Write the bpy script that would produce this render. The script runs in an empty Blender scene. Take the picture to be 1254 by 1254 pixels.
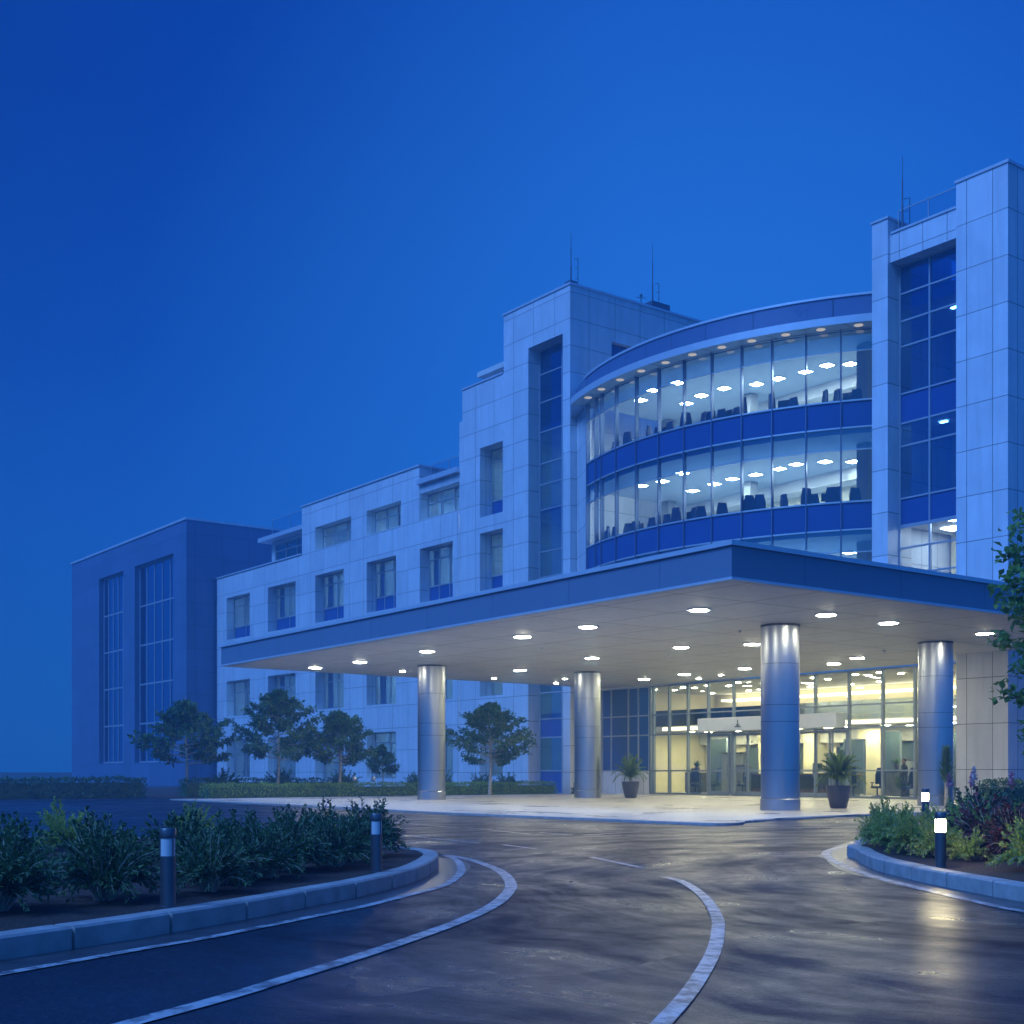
import bpy, math, random
from mathutils import Vector, Matrix, noise
R = math.radians
PI = math.pi
rng = random.Random(7)
sc = bpy.context.scene
col = sc.collection

# ------------------------------------------------------------------ mesh helper
class MB:
    def __init__(s):
        s.v = []; s.f = []; s.m = []
    def face(s, pts, m=0):
        b = len(s.v); s.v.extend([tuple(p) for p in pts]); s.f.append(tuple(range(b, b + len(pts)))); s.m.append(m)
    def raw(s, verts, faces, m=0):
        b = len(s.v); s.v.extend([tuple(p) for p in verts])
        for f in faces: s.f.append(tuple(i + b for i in f)); s.m.append(m)
    def box(s, x0, x1, y0, y1, z0, z1, m=0):
        v = [(x0,y0,z0),(x1,y0,z0),(x1,y1,z0),(x0,y1,z0),(x0,y0,z1),(x1,y0,z1),(x1,y1,z1),(x0,y1,z1)]
        s.raw(v, [(3,2,1,0),(4,5,6,7),(0,1,5,4),(1,2,6,5),(2,3,7,6),(3,0,4,7)], m)
    def prism(s, poly, z0, z1, m=0, mt=None):
        n = len(poly)
        a = sum(poly[i][0]*poly[(i+1)%n][1]-poly[(i+1)%n][0]*poly[i][1] for i in range(n))
        if a < 0: poly = poly[::-1]
        b = len(s.v)
        s.v.extend([(p[0],p[1],z0) for p in poly]); s.v.extend([(p[0],p[1],z1) for p in poly])
        s.f.append(tuple(b+i for i in range(n-1,-1,-1))); s.m.append(m)
        s.f.append(tuple(b+n+i for i in range(n))); s.m.append(m if mt is None else mt)
        for i in range(n):
            j = (i+1)%n; s.f.append((b+i,b+j,b+n+j,b+n+i)); s.m.append(m)
    def tube(s, pts, rad, n=8, m=0, cap=True):
        pts = [Vector(p) for p in pts]
        if not isinstance(rad, (list, tuple)): rad = [rad]*len(pts)
        b = len(s.v); up = Vector((0.31,0.17,0.93)); pu = None
        for i, p in enumerate(pts):
            t = (pts[min(i+1,len(pts)-1)] - pts[max(i-1,0)]).normalized()
            if pu is None:
                a = up if abs(t.dot(up)) < .95 else Vector((1,0,0)); pu = (a - t*a.dot(t)).normalized()
            else: pu = (pu - t*pu.dot(t)).normalized()
            w = t.cross(pu)
            for k in range(n):
                c = 2*PI*k/n; s.v.append(tuple(p + (pu*math.cos(c)+w*math.sin(c))*rad[i]))
        for i in range(len(pts)-1):
            for k in range(n):
                k2 = (k+1)%n
                s.f.append((b+i*n+k, b+i*n+k2, b+(i+1)*n+k2, b+(i+1)*n+k)); s.m.append(m)
        if cap:
            s.f.append(tuple(b+k for k in range(n-1,-1,-1))); s.m.append(m)
            e = b+(len(pts)-1)*n; s.f.append(tuple(e+k for k in range(n))); s.m.append(m)
    def lathe(s, prof, n=32, m=0, c=(0,0)):
        b = len(s.v); L = len(prof)
        for r, z in prof:
            for k in range(n):
                a = 2*PI*k/n; s.v.append((c[0]+r*math.cos(a), c[1]+r*math.sin(a), z))
        for i in range(L-1):
            for k in range(n):
                k2 = (k+1)%n
                s.f.append((b+i*n+k, b+i*n+k2, b+(i+1)*n+k2, b+(i+1)*n+k)); s.m.append(m)
        s.f.append(tuple(b+k for k in range(n-1,-1,-1))); s.m.append(m)
        s.f.append(tuple(b+(L-1)*n+k for k in range(n))); s.m.append(m)
    def build(s, name, mats, parent=None, smooth=None, bevel=0, loc=None, weld=False):
        me = bpy.data.meshes.new(name); me.from_pydata(s.v, [], s.f)
        if not isinstance(mats, (list, tuple)): mats = [mats]
        for x in mats: me.materials.append(x)
        if len(mats) > 1: me.polygons.foreach_set('material_index', s.m)
        if smooth is not None:
            me.polygons.foreach_set('use_smooth', [True]*len(s.f)); me.set_sharp_from_angle(angle=R(smooth))
        me.update()
        o = bpy.data.objects.new(name, me); col.objects.link(o)
        if parent: o.parent = parent
        if loc: o.location = loc
        if bevel:
            bv = o.modifiers.new('edge', 'BEVEL'); bv.width = bevel; bv.segments = 2; bv.limit_method = 'ANGLE'; bv.angle_limit = R(50)
        return o

def tag(o, label=None, cat=None, group=None, kind=None):
    if label: o['label'] = label
    if cat: o['category'] = cat
    if group: o['group'] = group
    if kind: o['kind'] = kind
    return o
def empty(name, loc=(0,0,0), rz=0):
    o = bpy.data.objects.new(name, None); col.objects.link(o); o.location = loc; o.rotation_euler = (0,0,rz)
    o.empty_display_size = .2; return o
def copy_tree(o, parent=None):
    c = o.copy(); col.objects.link(c); c.parent = parent
    for ch in list(o.children): copy_tree(ch, c)
    return c

def leaf(mb, p, d, up, ln, wd, m=0, fold=.25):
    d = d.normalized(); s_ = d.cross(up)
    if s_.length < 1e-4: s_ = Vector((1,0,0))
    s_.normalize(); n = s_.cross(d)
    a = p; b = p+d*ln*.45+s_*wd*.5+n*wd*fold; c = p+d*ln; e = p+d*ln*.45-s_*wd*.5+n*wd*fold
    i = len(mb.v); mb.v.extend([tuple(a),tuple(b),tuple(c),tuple(e)]); mb.f.append((i,i+1,i+2)); mb.m.append(m); mb.f.append((i,i+2,i+3)); mb.m.append(m)
def rv(r_): 
    while True:
        v = Vector((r_.uniform(-1,1), r_.uniform(-1,1), r_.uniform(-1,1)))
        if .05 < v.length < 1: return v.normalized()
# ------------------------------------------------------------------ materials
def newmat(name):
    m = bpy.data.materials.new(name); m.use_nodes = True
    nt = m.node_tree; nt.nodes.clear()
    out = nt.nodes.new('ShaderNodeOutputMaterial')
    return m, nt, out
def N(nt, t, **k):
    n = nt.nodes.new(t)
    for a, b in k.items():
        if a in n.inputs: n.inputs[a].default_value = b
        else: setattr(n, a, b)
    return n
def L(nt, a, b): nt.links.new(a, b)
def rgba(c): return (c[0], c[1], c[2], 1)
def math_(nt, op, a, b=None, clamp=False):
    n = nt.nodes.new('ShaderNodeMath'); n.operation = op; n.use_clamp = clamp
    for i, x in enumerate((a, b)):
        if x is None: continue
        if isinstance(x, (int, float)): n.inputs[i].default_value = x
        else: L(nt, x, n.inputs[i])
    return n.outputs[0]
def mixc(nt, f, a, b, blend='MIX'):
    n = nt.nodes.new('ShaderNodeMix'); n.data_type = 'RGBA'; n.blend_type = blend
    for i, x in ((0, f), (6, a), (7, b)):
        if isinstance(x, (int, float)): n.inputs[i].default_value = x
        elif isinstance(x, tuple): n.inputs[i].default_value = rgba(x)
        else: L(nt, x, n.inputs[i])
    return n.outputs[2]
def ramp(nt, f, stops):
    n = nt.nodes.new('ShaderNodeValToRGB'); e = n.color_ramp.elements
    while len(e) < len(stops): e.new(.5)
    for x, (p, c) in zip(e, stops):
        x.position = p; x.color = rgba(c) if isinstance(c, tuple) else (c, c, c, 1)
    L(nt, f, n.inputs[0]); return n.outputs[0]
def simple(name, c, rough=.6, metal=0, var=.12, scale=3., bump=0, spec=.5):
    m, nt, out = newmat(name)
    p = N(nt, 'ShaderNodeBsdfPrincipled', Roughness=rough, Metallic=metal)
    p.inputs['Specular IOR Level'].default_value = spec
    tc = N(nt, 'ShaderNodeTexCoord'); no = N(nt, 'ShaderNodeTexNoise', Scale=scale, Detail=6.)
    L(nt, tc.outputs['Object'], no.inputs['Vector'])
    f = ramp(nt, no.outputs[0], [(.3, 0.), (.7, 1.)])
    L(nt, mixc(nt, f, tuple(x*(1-var) for x in c), tuple(min(1, x*(1+var)) for x in c)), p.inputs['Base Color'])
    if bump:
        b = N(nt, 'ShaderNodeBump', Strength=bump, Distance=.02); L(nt, no.outputs[0], b.inputs['Height']); L(nt, b.outputs[0], p.inputs['Normal'])
    L(nt, p.outputs[0], out.inputs[0]); return m
def emit(name, c, s):
    m, nt, out = newmat(name); e = N(nt, 'ShaderNodeEmission', Color=rgba(c), Strength=s); L(nt, e.outputs[0], out.inputs[0]); return m

def cladding(name, c, w, h, rough=.38, joint=.25, var=.06, gap=.015, metal=0, flat=False, off=.0, shift=(0,0), spec=.5, dirt_=.86):
    """panels on the two upright directions (x + y along the wall, z up); flat: panels on a level face"""
    m, nt, out = newmat(name)
    p = N(nt, 'ShaderNodeBsdfPrincipled', Metallic=metal)
    p.inputs['Specular IOR Level'].default_value = spec
    tc = N(nt, 'ShaderNodeTexCoord'); sx = N(nt, 'ShaderNodeSeparateXYZ'); L(nt, tc.outputs['Object'], sx.inputs[0])
    cx = N(nt, 'ShaderNodeCombineXYZ')
    if flat:
        L(nt, sx.outputs[0], cx.inputs[0]); L(nt, sx.outputs[1], cx.inputs[1])
    else:
        L(nt, math_(nt, 'ADD', math_(nt, 'ADD', sx.outputs[0], sx.outputs[1]), shift[0]), cx.inputs[0])
        L(nt, math_(nt, 'ADD', sx.outputs[2], shift[1]), cx.inputs[1])
    br = N(nt, 'ShaderNodeTexBrick', offset=off, offset_frequency=2, squash=1.0, squash_frequency=2)
    br.inputs['Scale'].default_value = 1; br.inputs['Brick Width'].default_value = w; br.inputs['Row Height'].default_value = h
    br.inputs['Mortar Size'].default_value = gap; br.inputs['Mortar Smooth'].default_value = .1; br.inputs['Bias'].default_value = 0
    br.inputs['Color1'].default_value = rgba(tuple(x*(1-var) for x in c)); br.inputs['Color2'].default_value = rgba(tuple(min(1, x*(1+var)) for x in c))
    br.inputs['Mortar'].default_value = rgba(tuple(x*joint for x in c))
    L(nt, cx.outputs[0], br.inputs['Vector'])
    no = N(nt, 'ShaderNodeTexNoise', Scale=.7, Detail=8., Roughness=.65); L(nt, tc.outputs['Object'], no.inputs['Vector'])
    n2 = N(nt, 'ShaderNodeMapping'); n2.inputs['Scale'].default_value = (3, 3, .25); L(nt, tc.outputs['Object'], n2.inputs[0])
    st = N(nt, 'ShaderNodeTexNoise', Scale=1.2, Detail=5.); L(nt, n2.outputs[0], st.inputs['Vector'])
    dirt = math_(nt, 'MULTIPLY', no.outputs[0], st.outputs[0])
    f = ramp(nt, dirt, [(.15, dirt_), (.4, 1.03)])
    L(nt, mixc(nt, 1., br.outputs[0], f, 'MULTIPLY'), p.inputs['Base Color'])
    L(nt, ramp(nt, no.outputs[0], [(.3, rough-.08), (.7, rough+.1)]), p.inputs['Roughness'])
    b = N(nt, 'ShaderNodeBump', Strength=.6, Distance=.012); b.invert = True
    L(nt, br.outputs['Fac'], b.inputs['Height']); L(nt, b.outputs[0], p.inputs['Normal'])
    L(nt, p.outputs[0], out.inputs[0]); return m

def glass(name, tint, extra=.04, rough=.015, wave=.02, coat=(.9,.95,1)):
    m, nt, out = newmat(name)
    t = N(nt, 'ShaderNodeBsdfTransparent', Color=rgba(tint)); g = N(nt, 'ShaderNodeBsdfGlossy', Roughness=rough); g.inputs['Color'].default_value = rgba(coat)
    tc = N(nt, 'ShaderNodeTexCoord'); no = N(nt, 'ShaderNodeTexNoise', Scale=.6, Detail=1.); L(nt, tc.outputs['Object'], no.inputs['Vector'])
    b = N(nt, 'ShaderNodeBump', Strength=wave, Distance=1.); L(nt, no.outputs[0], b.inputs['Height']); L(nt, b.outputs[0], g.inputs['Normal'])
    fr = N(nt, 'ShaderNodeFresnel', IOR=1.52)
    f = math_(nt, 'ADD', math_(nt, 'MULTIPLY', fr.outputs[0], 1.6), extra, True)
    mx = N(nt, 'ShaderNodeMixShader'); L(nt, f, mx.inputs[0]); L(nt, t.outputs[0], mx.inputs[1]); L(nt, g.outputs[0], mx.inputs[2])
    L(nt, mx.outputs[0], out.inputs[0]); return m

def leafmat(name, a, b, c, scale=1.3, trans=.25):
    m, nt, out = newmat(name)
    p = N(nt, 'ShaderNodeBsdfPrincipled', Roughness=.5); p.inputs['Specular IOR Level'].default_value = .3
    g = N(nt, 'ShaderNodeNewGeometry')
    tc = N(nt, 'ShaderNodeTexCoord'); no = N(nt, 'ShaderNodeTexNoise', Scale=scale, Detail=3.); L(nt, tc.outputs['Object'], no.inputs['Vector'])
    f = math_(nt, 'ADD', math_(nt, 'MULTIPLY', g.outputs['Random Per Island'], .55), math_(nt, 'MULTIPLY', no.outputs[0], .5))
    cc = ramp(nt, f, [(.2, a), (.5, b), (.85, c)])
    L(nt, cc, p.inputs['Base Color'])
    tl = N(nt, 'ShaderNodeBsdfTranslucent'); L(nt, cc, tl.inputs[0])
    mx = N(nt, 'ShaderNodeMixShader'); mx.inputs[0].default_value = trans
    L(nt, p.outputs[0], mx.inputs[1]); L(nt, tl.outputs[0], mx.inputs[2]); L(nt, mx.outputs[0], out.inputs[0]); return m

M = {}
M['clad'] = cladding('pale_cladding', (.66,.68,.72), 1.9, 1.46, shift=(.35,.3))
M['clad_tall'] = cladding('pale_tower_cladding', (.70,.72,.77), 1.13, 1.78, shift=(.6,.5))
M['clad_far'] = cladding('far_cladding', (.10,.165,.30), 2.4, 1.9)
M['parapet'] = cladding('parapet_panel', (.10,.16,.30), 1.71, 8, rough=.34, joint=.5, dirt_=.96)
M['fascia'] = cladding('fascia_panel', (.17,.22,.31), 3.9, 9, rough=.34, joint=.55, gap=.014, var=.03, dirt_=.97)
M['trim'] = simple('pale_metal_trim', (.6,.64,.7), .35, .3, .05)
M['soffit'] = cladding('soffit_panel', (.62,.6,.58), 2.6, 3.0, rough=.52, joint=.25, gap=.026, flat=True, var=.03, spec=.6)
M['spandrel'] = simple('blue_spandrel_glass', (.03,.085,.27), .1, 0, .06, .4)
M['mullion'] = simple('aluminium_mullion', (.55,.58,.63), .35, .5, .05)
M['mullion_dark'] = simple('dark_mullion', (.12,.18,.3), .35, .4, .05)
M['lobby_frame'] = simple('lobby_frame_metal', (.22,.27,.33), .4, .4, .05)
M['frame'] = simple('window_frame_metal', (.42,.46,.52), .4, .4, .05)
M['glass_hall'] = glass('hall_glass', (.48,.71,1.), .06)
M['glass_transom'] = glass('transom_glass', (.24,.50,.95), .16)
M['glass_lit'] = glass('lit_window_glass', (.42,.52,.62), .06)
M['glass_side'] = glass('side_glass', (.10,.3,.7), .5, wave=.03)
M['glass_lobby'] = glass('lobby_glass', (.86,.93,.93), .01)
M['glass_dark'] = glass('tinted_glass', (.12,.40,.85), .34, wave=.04, coat=(.25,.6,1.))
M['glass_wing'] = glass('wing_glass', (.26,.58,1.), .14)
M['glass_rail'] = glass('railing_glass', (.8,.88,.95), .05)
M['int_wall'] = simple('cream_interior_wall', (.74,.68,.48), .7, 0, .06, .8)
M['int_ceiling'] = simple('interior_ceiling', (.62,.62,.6), .8, 0, .04, .8)
M['hall_ceiling'] = simple('hall_ceiling', (.42,.5,.58), .8, 0, .04, .8)
M['int_floor'] = simple('interior_floor', (.3,.3,.3), .35, 0, .1, .8)
M['int_dark'] = simple('dark_interior_panel', (.05,.06,.07), .5, 0, .2)
M['door_teal'] = simple('teal_grey_door', (.07,.11,.13), .4, 0, .1)
M['int_grey'] = simple('grey_interior_panel', (.25,.27,.28), .6, 0, .1)
M['wood'] = simple('brown_wood', (.16,.09,.05), .4, 0, .25, 6)
M['chair'] = simple('blue_chair_fabric', (.03,.06,.15), .7, 0, .2, 8)
M['screen'] = simple('dark_screen', (.02,.025,.03), .15, 0, .1)
M['steel_joint'] = simple('dark_steel_joint', (.1,.11,.13), .4, .8, .1)
M['pot'] = simple('dark_grey_pot', (.075,.08,.10), .42, 0, .15, 4, bump=.1)
M['soil'] = simple('bark_mulch', (.05,.03,.022), .9, 0, .6, 28, bump=1.)
M['bark'] = simple('pale_bark', (.42,.37,.31), .8, 0, .3, 9, bump=.6)
M['post'] = simple('bollard_metal', (.12,.13,.15), .38, .7, .1)
M['antenna'] = simple('antenna_metal', (.10,.13,.18), .5, .6, .1)
M['cloth'] = simple('dark_cloth', (.02,.025,.035), .85, 0, .3, 9)
M['skin'] = simple('skin', (.45,.28,.2), .55, 0, .06)
M['hair'] = simple('dark_hair', (.015,.012,.01), .6, 0, .2)
M['paint'] = None
M['frosted'] = simple('frosted_lens', (.55,.57,.6), .35, 0, .04)
M['leaf_tree'] = leafmat('tree_leaf', (.03,.10,.04), (.08,.19,.06), (.22,.31,.08), 1.3, .4)
M['leaf_near'] = leafmat('near_tree_leaf', (.08,.19,.06), (.17,.35,.09), (.36,.47,.12), 2.5, .5)
M['leaf_bush'] = leafmat('bush_leaf', (.16,.30,.06), (.38,.50,.10), (.64,.62,.14), 2.2, .5)
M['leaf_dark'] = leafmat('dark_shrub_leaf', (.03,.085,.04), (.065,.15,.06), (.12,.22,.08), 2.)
M['leaf_hedge'] = leafmat('hedge_leaf', (.12,.24,.05), (.26,.42,.09), (.46,.56,.12), 1.6, .45)
M['leaf_palm'] = leafmat('palm_leaf', (.06,.13,.045), (.14,.24,.065), (.26,.34,.10), 3., .35)
M['leaf_red'] = leafmat('red_shrub_leaf', (.03,.05,.03), (.10,.05,.05), (.30,.08,.09), 5.)
M['petal'] = leafmat('pink_petal', (.5,.18,.28), (.65,.3,.4), (.8,.55,.6), 5.)
M['petal_white'] = leafmat('white_petal', (.7,.6,.65), (.8,.7,.72), (.85,.8,.8), 5.)
WARM = (1., .82, .56)
M['downlight'] = emit('downlight_lens', (1., .95, .69), 175)
M['panel_light'] = emit('ceiling_panel_light', (1., .92, .70), 190)
M['wing_light'] = emit('wing_ceiling_light', (.85, .95, 1.), 30)
M['lobby_light'] = emit('lobby_light', (1., .90, .50), 170)
M['hall_cove'] = emit('hall_cove_light', (1., .93, .68), 9)
M['cove'] = emit('cove_light', (1., .86, .55), 4)
M['bollard_light'] = emit('bollard_lens', (1., .86, .48), 100)
M['eave_light'] = emit('eave_light', (1., .94, .82), .5)

def steel():
    m, nt, out = newmat('brushed_steel')
    p = N(nt, 'ShaderNodeBsdfPrincipled', Metallic=1.); p.inputs['Base Color'].default_value = (.5,.53,.58,1)
    tc = N(nt, 'ShaderNodeTexCoord'); no = N(nt, 'ShaderNodeTexNoise', Scale=1.3, Detail=5.); L(nt, tc.outputs['Object'], no.inputs['Vector'])
    tg = N(nt, 'ShaderNodeTangent', direction_type='RADIAL', axis='Z'); L(nt, tg.outputs[0], p.inputs['Tangent'])
    p.inputs['Anisotropic'].default_value = .6; p.inputs['Anisotropic Rotation'].default_value = 0.
    L(nt, ramp(nt, no.outputs[0], [(.3, .30), (.7, .34)]), p.inputs['Roughness'])
    L(nt, p.outputs[0], out.inputs[0]); return m
M['steel'] = steel()

def asphalt():
    m, nt, out = newmat('wet_asphalt')
    p = N(nt, 'ShaderNodeBsdfPrincipled')
    tc = N(nt, 'ShaderNodeTexCoord')
    # tyre-swept streaks follow the turning circle about the drive's centre
    c = N(nt, 'ShaderNodeVectorMath', operation='SUBTRACT'); L(nt, tc.outputs['Object'], c.inputs[0]); c.inputs[1].default_value = (17.5, 7.5, 0)
    wn = N(nt, 'ShaderNodeTexNoise', Scale=.35, Detail=3.); L(nt, tc.outputs['Object'], wn.inputs['Vector'])
    wv = N(nt, 'ShaderNodeVectorMath', operation='MULTIPLY_ADD'); L(nt, wn.outputs['Color'], wv.inputs[0]); wv.inputs[1].default_value = (2.2,2.2,0); L(nt, c.outputs[0], wv.inputs[2])
    sx = N(nt, 'ShaderNodeSeparateXYZ'); L(nt, wv.outputs[0], sx.inputs[0])
    ln = N(nt, 'ShaderNodeVectorMath', operation='LENGTH'); L(nt, wv.outputs[0], ln.inputs[0])
    an = math_(nt, 'ARCTAN2', sx.outputs[1], sx.outputs[0])
    pc = N(nt, 'ShaderNodeCombineXYZ'); L(nt, math_(nt, 'MULTIPLY', ln.outputs['Value'], 2.4), pc.inputs[0]); L(nt, math_(nt, 'MULTIPLY', an, 3.), pc.inputs[1])
    s1 = N(nt, 'ShaderNodeTexNoise', Scale=1., Detail=8., Roughness=.6); L(nt, pc.outputs[0], s1.inputs['Vector'])
    n2 = N(nt, 'ShaderNodeTexNoise', Scale=.55, Detail=10., Roughness=.68); L(nt, tc.outputs['Object'], n2.inputs['Vector'])
    fine = N(nt, 'ShaderNodeTexNoise', Scale=55., Detail=3.); L(nt, tc.outputs['Object'], fine.inputs['Vector'])
    vo = N(nt, 'ShaderNodeTexVoronoi', Scale=70.); L(nt, tc.outputs['Object'], vo.inputs['Vector'])
    wet = math_(nt, 'ADD', math_(nt, 'MULTIPLY', s1.outputs[0], .42), math_(nt, 'MULTIPLY', n2.outputs[0], .58))
    L(nt, ramp(nt, wet, [(.34, .17), (.46, .32), (.62, .52)]), p.inputs['Roughness'])
    L(nt, ramp(nt, wet, [(.35, .34), (.46, .14), (.58, .04)]), p.inputs['Specular IOR Level'])
    cc = mixc(nt, ramp(nt, wet, [(.38, 0.), (.62, 1.)]), (.010,.017,.030), (.022,.031,.046))
    p.inputs['Specular Tint'].default_value = (.5,.72,1,1)
    grit = ramp(nt, vo.outputs['Color'], [(.55, 0.), (.95, .5)])
    cc = mixc(nt, grit, cc, (.06,.07,.09))
    pt = N(nt, 'ShaderNodeTexNoise', Scale=.16, Detail=3.); L(nt, tc.outputs['Object'], pt.inputs['Vector'])
    cc = mixc(nt, 1., cc, ramp(nt, pt.outputs[0], [(.42, .7), (.58, 1.25)]), 'MULTIPLY')
    L(nt, cc, p.inputs['Base Color'])
    b = N(nt, 'ShaderNodeBump', Distance=.004, Strength=.55); L(nt, math_(nt, 'ADD', vo.outputs['Distance'], math_(nt, 'MULTIPLY', fine.outputs[0], .5)), b.inputs['Height']); L(nt, b.outputs[0], p.inputs['Normal'])
    L(nt, p.outputs[0], out.inputs[0]); return m
M['asphalt'] = asphalt()

def paving():
    m, nt, out = newmat('plaza_concrete')
    p = N(nt, 'ShaderNodeBsdfPrincipled')
    tc = N(nt, 'ShaderNodeTexCoord')
    br = N(nt, 'ShaderNodeTexBrick', offset=0.); br.inputs['Scale'].default_value = 1; br.inputs['Brick Width'].default_value = 2.4; br.inputs['Row Height'].default_value = 2.4
    br.inputs['Mortar Size'].default_value = .012; br.inputs['Mortar Smooth'].default_value = .2
    br.inputs['Color1'].default_value = (.50,.485,.45,1); br.inputs['Color2'].default_value = (.55,.535,.495,1); br.inputs['Mortar'].default_value = (.3,.29,.27,1)
    L(nt, tc.outputs['Object'], br.inputs['Vector'])
    no = N(nt, 'ShaderNodeTexNoise', Scale=.45, Detail=8., Roughness=.6); L(nt, tc.outputs['Object'], no.inputs['Vector'])
    L(nt, mixc(nt, 1., br.outputs[0], ramp(nt, no.outputs[0], [(.3, .72), (.65, 1.05)]), 'MULTIPLY'), p.inputs['Base Color'])
    L(nt, ramp(nt, no.outputs[0], [(.35, .22), (.65, .55)]), p.inputs['Roughness'])
    L(nt, p.outputs[0], out.inputs[0]); return m
M['paving'] = paving()
M['kerb'] = simple('kerb_concrete', (.36,.36,.35), .65, 0, .22, 5, bump=.4)
M['gutter'] = simple('gutter_concrete', (.06,.062,.068), .3, 0, .3, 4, bump=.2)
M['grass'] = simple('lawn_soil', (.03,.045,.022), .9, 0, .5, 6, bump=1)
def paint():
    m, nt, out = newmat('worn_road_paint')
    p = N(nt, 'ShaderNodeBsdfPrincipled', Roughness=.4)
    tc = N(nt, 'ShaderNodeTexCoord'); no = N(nt, 'ShaderNodeTexNoise', Scale=7., Detail=10., Roughness=.7); L(nt, tc.outputs['Object'], no.inputs['Vector'])
    L(nt, mixc(nt, ramp(nt, no.outputs[0], [(.40, 0.), (.56, 1.)]), (.10,.10,.11), (.5,.5,.5)), p.inputs['Base Color'])
    L(nt, p.outputs[0], out.inputs[0]); return m
M['paint'] = paint()

# ------------------------------------------------------------------ world, sun, camera
SUN_EL, SUN_AZ = R(46), Vector((-.98, .0))      # where the last light comes from
w = bpy.data.worlds.new('World'); sc.world = w; w.use_nodes = True
nt = w.node_tree; nt.nodes.clear()
wo = nt.nodes.new('ShaderNodeOutputWorld'); bg = nt.nodes.new('ShaderNodeBackground')
sky = nt.nodes.new('ShaderNodeTexSky'); sky.sky_type = 'NISHITA'; sky.sun_disc = False
sky.sun_elevation = SUN_EL; sky.sun_rotation = math.atan2(SUN_AZ.x, SUN_AZ.y)
sky.air_density = 1.6; sky.dust_density = .4; sky.ozone_density = 4.
tc = nt.nodes.new('ShaderNodeTexCoord')
sx = N(nt, 'ShaderNodeSeparateXYZ'); L(nt, tc.outputs['Generated'], sx.inputs[0])
# blue-hour colours by height, a paler glow low in the sky behind the building
grad = ramp(nt, math_(nt, 'ADD', sx.outputs[2], 0., True), [(0., (.006,.135,.58)), (.14, (.005,.125,.56)), (.30, (.0007,.068,.44)), (.45, (.0003,.042,.355)), (1., (.0003,.036,.34))])
gd = N(nt, 'ShaderNodeVectorMath', operation='DOT_PRODUCT'); L(nt, tc.outputs['Generated'], gd.inputs[0]); gd.inputs[1].default_value = Vector((.72,.71,.26)).normalized()
glow = ramp(nt, gd.outputs['Value'], [(.91, 0.), (1., 1.)])
grad2 = mixc(nt, math_(nt, 'MULTIPLY', glow, .5), grad, (.03,.25,.80))
tint = mixc(nt, 1., sky.outputs[0], (.0006,.006,.022), 'MULTIPLY')
sd_ = N(nt, 'ShaderNodeVectorMath', operation='DOT_PRODUCT'); L(nt, tc.outputs['Generated'], sd_.inputs[0]); sd_.inputs[1].default_value = (.8,-.6,0)
grad2 = mixc(nt, 1., grad2, ramp(nt, math_(nt, 'ADD', math_(nt, 'MULTIPLY', sd_.outputs['Value'], 1.2), .5), [(.05, .56), (.6, 1.)]), 'MULTIPLY')
bd_ = N(nt, 'ShaderNodeVectorMath', operation='DOT_PRODUCT'); L(nt, tc.outputs['Generated'], bd_.inputs[0]); bd_.inputs[1].default_value = (-.6,-.8,.0)
grad2 = mixc(nt, ramp(nt, bd_.outputs['Value'], [(.1, 0.), (.9, .75)]), grad2, (.035,.30,1.))     # added fill: unseen sky behind the camera brightened, as if by twilight
addc = mixc(nt, 1., grad2, tint, 'ADD')
L(nt, addc, bg.inputs[0]); bg.inputs[1].default_value = 1.0
L(nt, bg.outputs[0], wo.inputs[0])

sl = bpy.data.lights.new('sun', 'SUN'); so = bpy.data.objects.new('sun', sl); col.objects.link(so)
sl.energy = 4.0; sl.angle = R(35); sl.color = (.15,.385,1.)
sd = Vector((SUN_AZ.x*math.cos(SUN_EL), SUN_AZ.y*math.cos(SUN_EL), math.sin(SUN_EL)))
so.rotation_euler = sd.to_track_quat('Z', 'Y').to_euler()

cam = bpy.data.cameras.new('camera'); co = bpy.data.objects.new('camera', cam); col.objects.link(co)
co.location = (0, 0, 1.2); co.rotation_euler = (PI/2, 0, -math.atan2(.6, .8))
cam.sensor_width = 36; cam.lens = 45.24; cam.shift_y = 318/1254; cam.clip_end = 6000; cam.clip_start = .1
sc.camera = co
sc.view_settings.view_transform = 'Standard'; sc.view_settings.look = 'None'; sc.view_settings.exposure = 0; sc.view_settings.gamma = 1
sc.cycles.use_denoising = True
sc.cycles.max_bounces = 8; sc.cycles.diffuse_bounces = 3; sc.cycles.glossy_bounces = 3; sc.cycles.transparent_max_bounces = 16; sc.cycles.volume_bounces = 0
sc.cycles.caustics_reflective = False; sc.cycles.caustics_refractive = False
sc.cycles.sample_clamp_indirect = 4

# ------------------------------------------------------------------ ground, road, plaza
ZR = -.05
def S(p): return (p[0]*1.0417, p[1]*1.0417)      # survey points taken on the plaza level, carried down to the road level
mb = MB(); mb.face([(-2500,-2500,-.09),(2500,-2500,-.09),(2500,2500,-.09),(-2500,2500,-.09)])
tag(mb.build('ground', M['grass']), kind='structure')
mb = MB(); mb.face([(-90,-60,ZR),(46,-60,ZR),(46,24,ZR),(46,54,ZR),(26,54,ZR),(24,120,ZR),(-90,120,ZR)])
tag(mb.build('road', M['asphalt']), kind='structure')

plaza = [(21.9,54.2),(21.7,44),(21.55,37.3),(21.1,33.4),(21.15,28.9),(21.4,25.6),(21.45,22.6),(21.55,21.2),(21.9,20.85),(22.5,20.95),(23.3,21.6),(25.3,22.35),(29,22.95),(33,23.2),(44.3,23.2),(44.3,30),(47.6,30),(47.6,54.2)]
mb = MB(); mb.prism(plaza, -.2, 0.)
tag(mb.build('plaza_pavement', M['paving'], bevel=.02), kind='structure')

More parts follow.
